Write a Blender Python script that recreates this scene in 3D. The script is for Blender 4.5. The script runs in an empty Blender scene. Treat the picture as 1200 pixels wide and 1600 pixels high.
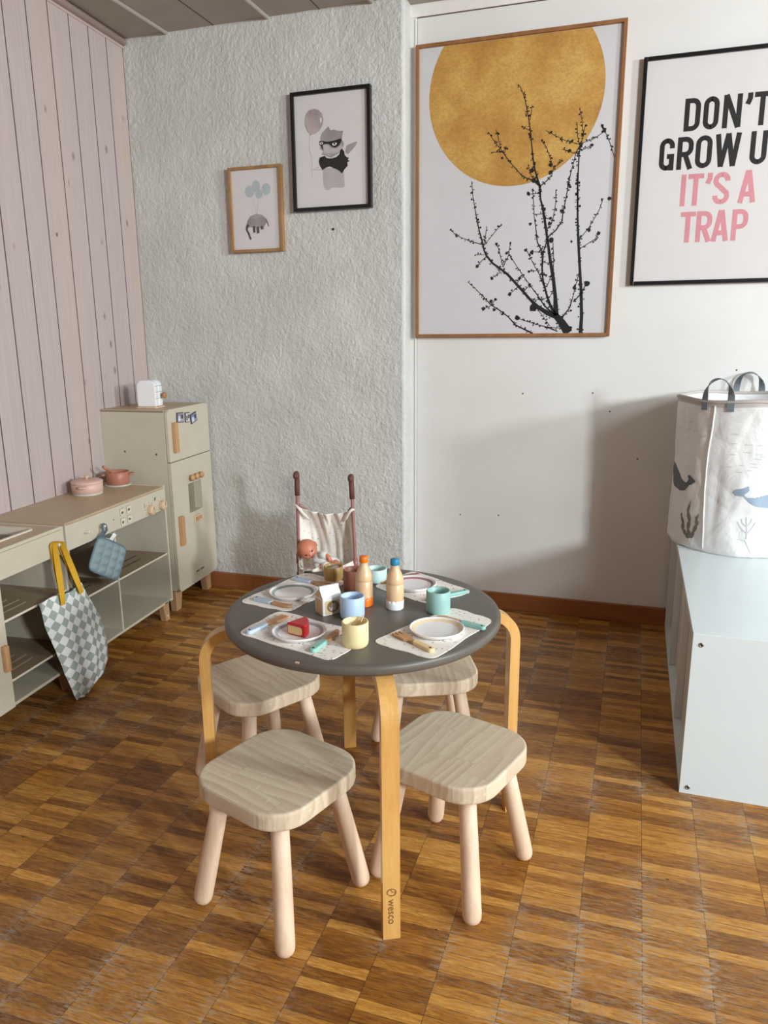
import bpy, bmesh, math, random
from mathutils import Vector, Matrix, noise as mnoise

sc = bpy.context.scene
col = sc.collection
R = math.radians
PI = math.pi
rnd = random.Random(7)

# ------------------------------------------------------------------ camera
cam_d = bpy.data.cameras.new('camera')
cam = bpy.data.objects.new('camera', cam_d); col.objects.link(cam)
cam_d.sensor_fit = 'VERTICAL'; cam_d.sensor_height = 32.0; cam_d.sensor_width = 24.0
cam_d.lens = 1174.96 / 1600 * 32.0
cam_d.clip_start = 0.02
_p, _r = R(13.282), R(-0.4865)
_right = Vector((1, 0, 0)); _fwd = Vector((0, math.cos(_p), -math.sin(_p))); _up = _right.cross(_fwd)
_r2 = _right * math.cos(_r) + _up * math.sin(_r); _u2 = _up * math.cos(_r) - _right * math.sin(_r)
_m = Matrix((( _r2.x, _u2.x, -_fwd.x), (_r2.y, _u2.y, -_fwd.y), (_r2.z, _u2.z, -_fwd.z))).to_4x4()
cam.matrix_world = Matrix.Translation((0, 0, 1.05)) @ Matrix.Rotation(R(18.385), 4, 'Z') @ _m
sc.camera = cam

# ------------------------------------------------------------------ light
sc.view_settings.view_transform = 'Standard'
sc.view_settings.look = 'None'
sc.view_settings.gamma = 1.0
sc.view_settings.use_curve_mapping = False
sc.view_settings.exposure = 0.0
w = bpy.data.worlds.new('world'); sc.world = w; w.use_nodes = True
bg = w.node_tree.nodes['Background']
bg.inputs[0].default_value = (1.0, 0.955, 0.90, 1); bg.inputs[1].default_value = 0.14

def area(name, loc, target, sx, sy, power, color):
    d = bpy.data.lights.new(name, 'AREA'); d.shape = 'RECTANGLE'; d.size = sx; d.size_y = sy
    d.energy = power; d.color = color
    o = bpy.data.objects.new(name, d); col.objects.link(o)
    o.location = loc
    o.rotation_euler = (Vector(target) - Vector(loc)).to_track_quat('-Z', 'Y').to_euler()
    return o
area('window_light', (3.9, -1.75, 1.75), (0, 2.2, 0.5), 0.36, 0.55, 190, (0.90, 0.965, 1.0))
area('side_window_light', (4.4, 0.55, 1.95), (-0.4, 2.4, 0.5), 0.36, 0.45, 140, (0.90, 0.965, 1.0))
area('near_fill_light', (1.95, 0.6, 2.0), (0.2, 1.7, 0.2), 0.8, 0.7, 44, (0.82, 0.94, 1.0))  # added soft fill, no real window: brightens bookcase and right-hand floor, steepens falloff

# ------------------------------------------------------------------ node helpers
def lin(c):
    return tuple(((x / 255) / 12.92 if x / 255 <= 0.04045 else ((x / 255 + 0.055) / 1.055) ** 2.4) for x in c) + (1,)

class NT:
    def __init__(s, name):
        s.m = bpy.data.materials.new(name); s.m.use_nodes = True
        s.t = s.m.node_tree; s.b = s.t.nodes['Principled BSDF']
    def n(s, typ, **kw):
        nd = s.t.nodes.new(typ)
        for k, v in kw.items():
            if k in ('op',): nd.operation = v
            elif k.startswith('i_'): nd.inputs[k[2:].replace('_', ' ')].default_value = v
            elif k.startswith('p_'): setattr(nd, k[2:], v)
        return nd
    def l(s, a, b): s.t.links.new(a, b); return b
    def val(s, x, sock):
        if hasattr(x, 'is_output') or isinstance(x, bpy.types.NodeSocket): s.l(x, sock)
        else: sock.default_value = x
    def math(s, op, a, b=0.0, c=None, clamp=False):
        nd = s.n('ShaderNodeMath', op=op); nd.use_clamp = clamp
        s.val(a, nd.inputs[0]); s.val(b, nd.inputs[1])
        if c is not None: s.val(c, nd.inputs[2])
        return nd.outputs[0]
    def coord(s, kind='Object'):
        return s.n('ShaderNodeTexCoord').outputs[kind]
    def mapping(s, v, scale=(1, 1, 1), rot=(0, 0, 0), loc=(0, 0, 0)):
        nd = s.n('ShaderNodeMapping'); s.l(v, nd.inputs['Vector'])
        nd.inputs['Scale'].default_value = scale; nd.inputs['Rotation'].default_value = rot; nd.inputs['Location'].default_value = loc
        return nd.outputs[0]
    def noise(s, v, scale, detail=3, rough=0.55, dist=0.0, out='Fac'):
        nd = s.n('ShaderNodeTexNoise'); s.l(v, nd.inputs['Vector'])
        nd.inputs['Scale'].default_value = scale; nd.inputs['Detail'].default_value = detail
        nd.inputs['Roughness'].default_value = rough; nd.inputs['Distortion'].default_value = dist
        return nd.outputs[out]
    def vor(s, v, scale, feature='F1', out='Distance', rand=1.0):
        nd = s.n('ShaderNodeTexVoronoi'); nd.feature = feature; s.l(v, nd.inputs['Vector'])
        nd.inputs['Scale'].default_value = scale; nd.inputs['Randomness'].default_value = rand
        return nd.outputs[out]
    def ramp(s, f, stops, interp='LINEAR'):
        nd = s.n('ShaderNodeValToRGB'); s.l(f, nd.inputs[0]); nd.color_ramp.interpolation = interp
        e = nd.color_ramp.elements
        while len(e) < len(stops): e.new(0.5)
        for k, (p, c) in enumerate(stops):
            e[k].position = p; e[k].color = c if len(c) == 4 else tuple(c) + (1,)
        return nd.outputs[0]
    def mix(s, f, a, b, blend='MIX'):
        nd = s.n('ShaderNodeMix'); nd.data_type = 'RGBA'; nd.blend_type = blend
        s.val(f, nd.inputs[0]); s.val(a, nd.inputs[6]); s.val(b, nd.inputs[7])
        return nd.outputs[2]
    def sep(s, v):
        nd = s.n('ShaderNodeSeparateXYZ'); s.l(v, nd.inputs[0]); return nd.outputs
    def comb(s, x=0.0, y=0.0, z=0.0):
        nd = s.n('ShaderNodeCombineXYZ')
        for k, q in enumerate((x, y, z)): s.val(q, nd.inputs[k])
        return nd.outputs[0]
    def bump(s, h, strength=0.3, dist=0.002, normal=None):
        nd = s.n('ShaderNodeBump'); s.l(h, nd.inputs['Height'])
        nd.inputs['Strength'].default_value = strength; nd.inputs['Distance'].default_value = dist
        if normal is not None: s.l(normal, nd.inputs['Normal'])
        s.l(nd.outputs[0], s.b.inputs['Normal']); return nd.outputs[0]
    def base(s, c): s.val(c, s.b.inputs['Base Color'])
    def rough(s, r): s.val(r, s.b.inputs['Roughness'])

def plain(name, c, rough=0.5, metal=0.0, var=0.06, bump=0.0, bscale=200, coat=0.0, spec=0.5):
    """a paint or plastic with a faint procedural mottling"""
    t = NT(name); v = t.coord()
    n = t.noise(v, 14, 3)
    a = lin(c); lo = tuple(x * (1 - var) for x in a[:3]) + (1,); hi = tuple(min(1, x * (1 + var)) for x in a[:3]) + (1,)
    t.base(t.ramp(n, [(0.3, lo), (0.7, hi)])); t.rough(rough)
    t.b.inputs['Metallic'].default_value = metal
    t.b.inputs['Coat Weight'].default_value = coat
    t.b.inputs['Specular IOR Level'].default_value = spec
    if bump: t.bump(t.noise(v, bscale, 2), bump, 0.001)
    return t.m

def wood(name, c1, c2, axis='X', scale=30, stretch=14, rough=0.5, rings=1.0, bump=0.08, coat=0.0):
    t = NT(name); v = t.coord()
    sx = {'X': (1, stretch, stretch), 'Y': (stretch, 1, stretch), 'Z': (stretch, stretch, 1)}[axis]
    m = t.mapping(v, sx)
    a = t.noise(m, scale * 0.12, 4, 0.6, 0.6)
    b = t.noise(t.mapping(v, tuple(q * 3 for q in sx)), scale * 0.3, 3, 0.6)
    f = t.math('ADD', t.math('MULTIPLY', a, 0.7), t.math('MULTIPLY', b, 0.3))
    t.base(t.ramp(f, [(0.35, lin(c2)), (0.5, lin(tuple((p + q) / 2 for p, q in zip(c1, c2)))), (0.65, lin(c1))]))
    t.rough(rough); t.b.inputs['Coat Weight'].default_value = coat
    if bump: t.bump(b, bump, 0.001)
    return t.m

# ------------------------------------------------------------------ materials
def mat_floor():
    t = NT('mosaic_parquet'); v = t.coord(); x, y, z = t.sep(v)
    wob = t.noise(v, 3, 2)
    CW, RW = 0.1095, 0.0222
    cx = t.math('DIVIDE', t.math('ADD', x, 10 * CW - 0.074 + 20 * CW), CW)
    ci = t.math('FLOOR', cx); cf = t.math('FRACT', cx)
    wn = t.n('ShaderNodeTexWhiteNoise'); wn.noise_dimensions = '1D'; t.l(ci, wn.inputs['W'])
    ry = t.math('ADD', t.math('DIVIDE', t.math('ADD', y, 5.0), RW), wn.outputs['Value'])
    ri = t.math('FLOOR', ry); rf = t.math('FRACT', ry)
    w2 = t.n('ShaderNodeTexWhiteNoise'); w2.noise_dimensions = '2D'; t.l(t.comb(ci, ri), w2.inputs['Vector'])
    tone = w2.outputs['Value']; rc = w2.outputs['Color']
    off = t.n('ShaderNodeVectorMath'); off.operation = 'MULTIPLY_ADD'; t.l(rc, off.inputs[0]); off.inputs[1].default_value = (9, 9, 9); t.l(v, off.inputs[2])
    g = t.mapping(off.outputs[0], (7, 60, 1))
    gr = t.noise(g, 3.2, 5, 0.7, 0.9)
    g2 = t.noise(t.mapping(off.outputs[0], (12, 160, 1)), 3, 3, 0.7)
    f = t.math('ADD', t.math('ADD', t.math('MULTIPLY', tone, 0.27), 0.035), t.math('MULTIPLY', gr, 0.70))
    c = t.ramp(f, [(0.22, lin((76, 42, 16))), (0.40, lin((128, 79, 29))), (0.55, lin((172, 115, 44))), (0.69, lin((204, 148, 68))), (0.84, lin((230, 186, 112)))])
    c = t.mix(t.math('MULTIPLY', t.ramp(g2, [(0.50, (0, 0, 0)), (0.72, (1, 1, 1))]), 0.45), c, lin((62, 36, 18)))
    # seams
    ey = t.math('MINIMUM', rf, t.math('SUBTRACT', 1.0, rf)); ex = t.math('MINIMUM', cf, t.math('SUBTRACT', 1.0, cf))
    sy = t.math('LESS_THAN', ey, 0.035); sx_ = t.math('LESS_THAN', ex, 0.007)
    brk = t.ramp(t.noise(t.mapping(v, (6, 30, 1)), 3, 2), [(0.40, (0, 0, 0)), (0.55, (1, 1, 1))])
    seam = t.math('MAXIMUM', t.math('MULTIPLY', sy, brk), sx_)
    c = t.mix(t.math('MULTIPLY', seam, 0.62), c, lin((40, 24, 14)))
    # grey wear where the varnish is gone, strongest along the column seams
    big = t.noise(t.mapping(v, (1, 1, 1), (0, 0, 0), (3.1, 1.7, 0)), 2.3, 3, 0.6)
    fine = t.noise(t.mapping(v, (16, 60, 1)), 3, 5, 0.75)
    nearseam = t.ramp(ex, [(0.0, (1, 1, 1)), (0.20, (0.15, 0.15, 0.15)), (0.5, (0, 0, 0))])
    wear = t.math('MULTIPLY', t.ramp(big, [(0.44, (0, 0, 0)), (0.62, (1, 1, 1))]), t.ramp(fine, [(0.45, (0, 0, 0)), (0.62, (1, 1, 1))]))
    wear = t.math('MULTIPLY', wear, t.math('ADD', t.math('MULTIPLY', nearseam, 0.75), 0.30))
    c = t.mix(wear, c, lin((168, 158, 142)))
    # dark knots
    kn = t.vor(t.mapping(v, (1, 1.6, 1)), 7.0); 
    c = t.mix(t.math('MULTIPLY', t.math('LESS_THAN', kn, 0.028), 0.75), c, lin((36, 20, 12)))
    t.base(c)
    t.rough(t.math('ADD', 0.30, t.math('MULTIPLY', fine, 0.22)))
    t.b.inputs['Specular IOR Level'].default_value = 0.35
    h = t.math('SUBTRACT', t.math('MULTIPLY', g2, 0.25), t.math('MULTIPLY', seam, 1.0))
    h = t.math('ADD', h, t.math('MULTIPLY', wob, 0.6))
    t.bump(h, 0.35, 0.001)
    return t.m

def mat_plaster():
    t = NT('rough_white_plaster'); v = t.coord()
    big = t.noise(v, 3, 3)
    t.base(t.ramp(big, [(0.3, lin((200, 199, 194))), (0.7, lin((213, 212, 207)))])); t.rough(0.55)
    a = t.noise(t.mapping(v, (1, 1, 0.9)), 130, 4, 0.6, 0.2)
    b = t.vor(t.mapping(v, (1, 1, 0.85)), 85, 'SMOOTH_F1')
    h = t.math('ADD', t.ramp(a, [(0.35, (0, 0, 0)), (0.7, (1, 1, 1))]), t.math('MULTIPLY', b, -0.7))
    t.bump(h, 0.60, 0.0026)
    return t.m

def mat_smoothwall():
    t = NT('off_white_wall_paint'); v = t.coord()
    big = t.noise(v, 2.2, 4, 0.6)
    t.base(t.ramp(big, [(0.3, lin((219, 217, 212))), (0.7, lin((229, 227, 223)))])); t.rough(0.42)
    t.bump(t.noise(v, 55, 4, 0.6), 0.12, 0.003)
    return t.m

def mat_pink():
    t = NT('pink_washed_pine_planks'); v = t.coord(); x, y, z = t.sep(v)
    # every plank keeps its own tone (x runs along the wall)
    w1 = t.n('ShaderNodeTexWhiteNoise'); w1.noise_dimensions = '1D'
    t.l(t.math('FLOOR', t.math('DIVIDE', t.math('ADD', x, 4.0 + 0.0125), 0.1095)), w1.inputs['W'])
    sh = t.n('ShaderNodeVectorMath'); sh.operation = 'MULTIPLY_ADD'; t.l(w1.outputs['Color'], sh.inputs[0]); sh.inputs[1].default_value = (5, 5, 5); t.l(v, sh.inputs[2])
    g = t.noise(t.mapping(sh.outputs[0], (60, 60, 1.6)), 2.5, 4, 0.6, 0.5)
    c = t.ramp(g, [(0.25, lin((178, 162, 159))), (0.55, lin((187, 171, 168))), (0.8, lin((194, 179, 176)))])
    warm = t.ramp(w1.outputs['Value'], [(0.72, (0, 0, 0)), (0.9, (1, 1, 1))])
    c = t.mix(t.math('MULTIPLY', warm, 0.22), c, lin((198, 174, 150)))
    k = t.vor(t.mapping(sh.outputs[0], (1.4, 1.4, 0.75)), 7.5)
    kf = t.ramp(k, [(0.045, (1, 1, 1)), (0.11, (0, 0, 0))])
    c = t.mix(t.math('MULTIPLY', kf, 0.7), c, lin((122, 92, 84)))
    kd = t.vor(t.mapping(sh.outputs[0], (1.4, 1.4, 0.9), (0, 0, 0), (2.3, 1.1, 4.7)), 3.4)
    c = t.mix(t.math('MULTIPLY', t.math('LESS_THAN', kd, 0.022), 0.85), c, lin((40, 30, 28)))
    t.base(c); t.rough(0.6)
    t.bump(g, 0.12, 0.001)
    return t.m

def mat_pine(ang):
    """glued pine seat board; ang turns the grain in the seat's own frame"""
    t = NT('bare_pine_boards'); v = t.mapping(t.coord(), (1, 1, 1), (0, 0, ang)); x, y, z = t.sep(v)
    bi = t.math('FLOOR', t.math('DIVIDE', t.math('ADD', y, 1.013), 0.047))
    w1 = t.n('ShaderNodeTexWhiteNoise'); w1.noise_dimensions = '1D'; t.l(bi, w1.inputs['W'])
    xs = t.math('ADD', x, t.math('MULTIPLY', w1.outputs['Value'], 0.3))
    xi = t.math('FLOOR', t.math('DIVIDE', t.math('ADD', xs, 1.0), 0.19))
    w2 = t.n('ShaderNodeTexWhiteNoise'); w2.noise_dimensions = '2D'; t.l(t.comb(bi, xi), w2.inputs['Vector'])
    sh = t.n('ShaderNodeVectorMath'); sh.operation = 'MULTIPLY_ADD'; t.l(w2.outputs['Color'], sh.inputs[0]); sh.inputs[1].default_value = (3, 3, 3); t.l(v, sh.inputs[2])
    d = t.noise(t.mapping(sh.outputs[0], (1.3, 6, 6)), 1.6, 2, 0.5)
    wv = t.n('ShaderNodeTexWave'); wv.bands_direction = 'Y'; wv.wave_profile = 'SAW'
    t.l(sh.outputs[0], wv.inputs['Vector']); wv.inputs['Scale'].default_value = 11; wv.inputs['Distortion'].default_value = 0.0
    dd = t.math('FRACT', t.math('ADD', t.math('MULTIPLY', t.sep(sh.outputs[0])[1], 46.0), t.math('MULTIPLY', d, 5.0)))
    ring = t.ramp(dd, [(0.0, (0, 0, 0)), (0.75, (1, 1, 1)), (0.92, (0.1, 0.1, 0.1)), (1.0, (0, 0, 0))])
    fine = t.noise(t.mapping(sh.outputs[0], (10, 120, 120)), 3, 3, 0.6)
    c = t.mix(t.math('MULTIPLY', ring, t.math('MULTIPLY', t.noise(t.mapping(sh.outputs[0], (2, 14, 14)), 2.0, 2), 0.95)), lin((222, 205, 178)), lin((172, 144, 114)))
    c = t.mix(t.math('MULTIPLY', w2.outputs['Value'], 0.30), c, lin((204, 180, 150)))
    c = t.mix(t.math('MULTIPLY', fine, 0.35), c, lin((178, 162, 138)))
    fy = t.math('FRACT', t.math('DIVIDE', t.math('ADD', y, 1.013), 0.047))
    e = t.math('MINIMUM', fy, t.math('SUBTRACT', 1.0, fy))
    fx = t.math('FRACT', t.math('DIVIDE', t.math('ADD', xs, 1.0), 0.19)); e2 = t.math('MINIMUM', fx, t.math('SUBTRACT', 1.0, fx))
    se = t.math('MAXIMUM', t.math('LESS_THAN', e, 0.012), t.math('LESS_THAN', e2, 0.004))
    c = t.mix(t.math('MULTIPLY', se, 0.25), c, lin((150, 122, 92)))
    sc_ = t.noise(t.mapping(v, (60, 14, 20), (0, 0, 0.5)), 4, 4, 0.7)
    c = t.mix(t.math('MULTIPLY', t.ramp(sc_, [(0.60, (0, 0, 0)), (0.68, (1, 1, 1))]), 0.5), c, lin((238, 226, 204)))
    t.base(c); t.rough(0.6); t.bump(t.math('ADD', fine, t.math('MULTIPLY', sc_, 0.5)), 0.15, 0.0006)
    return t.m

def mat_gold():
    t = NT('printed_gold_disc'); v = t.coord()
    a = t.noise(v, 5, 3, 0.6)
    c = t.ramp(a, [(0.3, lin((176, 126, 58))), (0.5, lin((204, 156, 78))), (0.7, lin((222, 184, 104)))])
    b = t.noise(t.mapping(v, (1, 1, 1.6), (0, 0.5, 0)), 110, 3, 0.6)
    c = t.mix(t.math('MULTIPLY', t.ramp(b, [(0.35, (1, 1, 1)), (0.6, (0, 0, 0))]), 0.32), c, lin((140, 96, 40)))
    t.base(c); t.rough(0.5)
    return t.m

def mat_terrazzo():
    t = NT('speckled_placemat_print'); v = t.coord()
    d1 = t.vor(t.mapping(v, (1, 2.2, 1), (0, 0, 0.6)), 62); c1 = t.vor(t.mapping(v, (1, 2.2, 1), (0, 0, 0.6)), 62, out='Color')
    d2 = t.vor(t.mapping(v, (2.2, 1, 1), (0, 0, -0.4), (0.3, 0.1, 0)), 55); c2 = t.vor(t.mapping(v, (2.2, 1, 1), (0, 0, -0.4), (0.3, 0.1, 0)), 55, out='Color')
    s1 = t.math('MULTIPLY', t.math('LESS_THAN', d1, 0.22), t.math('GREATER_THAN', t.sep(c1)[0], 0.45))
    s2 = t.math('MULTIPLY', t.math('LESS_THAN', d2, 0.20), t.math('GREATER_THAN', t.sep(c2)[0], 0.5))
    pal = [(0.0, lin((196, 176, 150))), (0.3, lin((176, 178, 184))), (0.6, lin((208, 158, 138))), (0.85, lin((120, 130, 146)))]
    c = t.mix(s1, lin((243, 237, 228)), t.ramp(t.sep(c1)[1], pal, 'CONSTANT'))
    c = t.mix(s2, c, t.ramp(t.sep(c2)[1], pal, 'CONSTANT'))
    t.base(c); t.rough(0.5)
    return t.m

def mat_checker():
    t = NT('green_white_checked_cotton'); v = t.coord()
    m = t.mapping(v, (1, 1, 1), (0, R(45), 0)); x, y, z = t.sep(m)
    k = 1 / 0.0235
    s = t.math('ADD', t.math('FLOOR', t.math('MULTIPLY', x, k)), t.math('FLOOR', t.math('MULTIPLY', z, k)))
    f = t.math('ABSOLUTE', t.math('MODULO', s, 2.0))
    n = t.noise(v, 18, 3)
    a = t.mix(n, lin((146, 158, 150)), lin((166, 176, 168))); b = t.mix(n, lin((214, 216, 216)), lin((232, 232, 230)))
    t.base(t.mix(f, a, b)); t.rough(0.85)
    fold = t.noise(t.mapping(v, (9, 9, 3)), 2.2, 2)
    t.bump(t.math('ADD', t.math('MULTIPLY', fold, 12.0), t.noise(v, 900, 1)), 0.5, 0.001)
    return t.m

def mat_cotton(name, c, dots=None, rough=0.85, fold=0.0):
    t = NT(name); v = t.coord(); n = t.noise(v, 20, 3)
    a = lin(c); out = t.ramp(n, [(0.3, tuple(q * 0.93 for q in a[:3])), (0.7, a)])
    if dots:
        d = t.vor(v, 75); cc = t.vor(v, 75, out='Color')
        m = t.math('MULTIPLY', t.math('LESS_THAN', d, 0.20), t.math('GREATER_THAN', t.sep(cc)[0], 0.4))
        out = t.mix(t.math('MULTIPLY', m, 0.7), out, t.ramp(t.sep(cc)[1], [(0, lin(dots[0])), (0.5, lin(dots[1]))], 'CONSTANT'))
    t.base(out); t.rough(rough)
    h = t.noise(v, 700, 1)
    if fold: h = t.math('ADD', h, t.math('MULTIPLY', t.noise(t.mapping(v, (1, 1, 0.45)), 16, 3), fold))
    t.bump(h, 0.4, 0.001)
    return t.m

def mat_bag():
    t = NT('coated_white_canvas'); v = t.coord()
    n = t.noise(v, 6, 3)
    out = t.ramp(n, [(0.3, lin((222, 221, 219))), (0.7, lin((236, 235, 233)))])
    # short pale grey printed dashes on the upper half
    x, y, z = t.sep(v)
    d = t.vor(t.mapping(v, (1, 1, 5.0)), 26); cc = t.vor(t.mapping(v, (1, 1, 5.0)), 26, out='Color')
    t.base(out); t.rough(0.5)
    a = t.noise(v, 9, 4, 0.6, 1.2); b = t.vor(t.mapping(v, (1, 1, 0.8)), 9, 'DISTANCE_TO_EDGE')
    h = t.math('ADD', t.math('MULTIPLY', a, 1.0), t.math('MULTIPLY', t.math('MINIMUM', b, 0.12), 1.6))
    t.bump(h, 0.5, 0.010)
    return t.m

def mat_glass():
    m = bpy.data.materials.new('picture_glass'); m.use_nodes = True; nt = m.node_tree; nt.nodes.clear()
    o = nt.nodes.new('ShaderNodeOutputMaterial'); mx = nt.nodes.new('ShaderNodeMixShader')
    tr = nt.nodes.new('ShaderNodeBsdfTransparent'); gl = nt.nodes.new('ShaderNodeBsdfGlossy'); fr = nt.nodes.new('ShaderNodeFresnel')
    fr.inputs[0].default_value = 1.45; gl.inputs['Roughness'].default_value = 0.03
    ge = nt.nodes.new('ShaderNodeNewGeometry'); mu = nt.nodes.new('ShaderNodeMath'); mu.operation = 'MULTIPLY'; iv = nt.nodes.new('ShaderNodeMath'); iv.operation = 'SUBTRACT'; iv.inputs[0].default_value = 1.0
    nt.links.new(ge.outputs['Backfacing'], iv.inputs[1]); nt.links.new(fr.outputs[0], mu.inputs[0]); nt.links.new(iv.outputs[0], mu.inputs[1])
    nt.links.new(mu.outputs[0], mx.inputs[0]); nt.links.new(tr.outputs[0], mx.inputs[1]); nt.links.new(gl.outputs[0], mx.inputs[2]); nt.links.new(mx.outputs[0], o.inputs[0])
    return m

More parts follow.
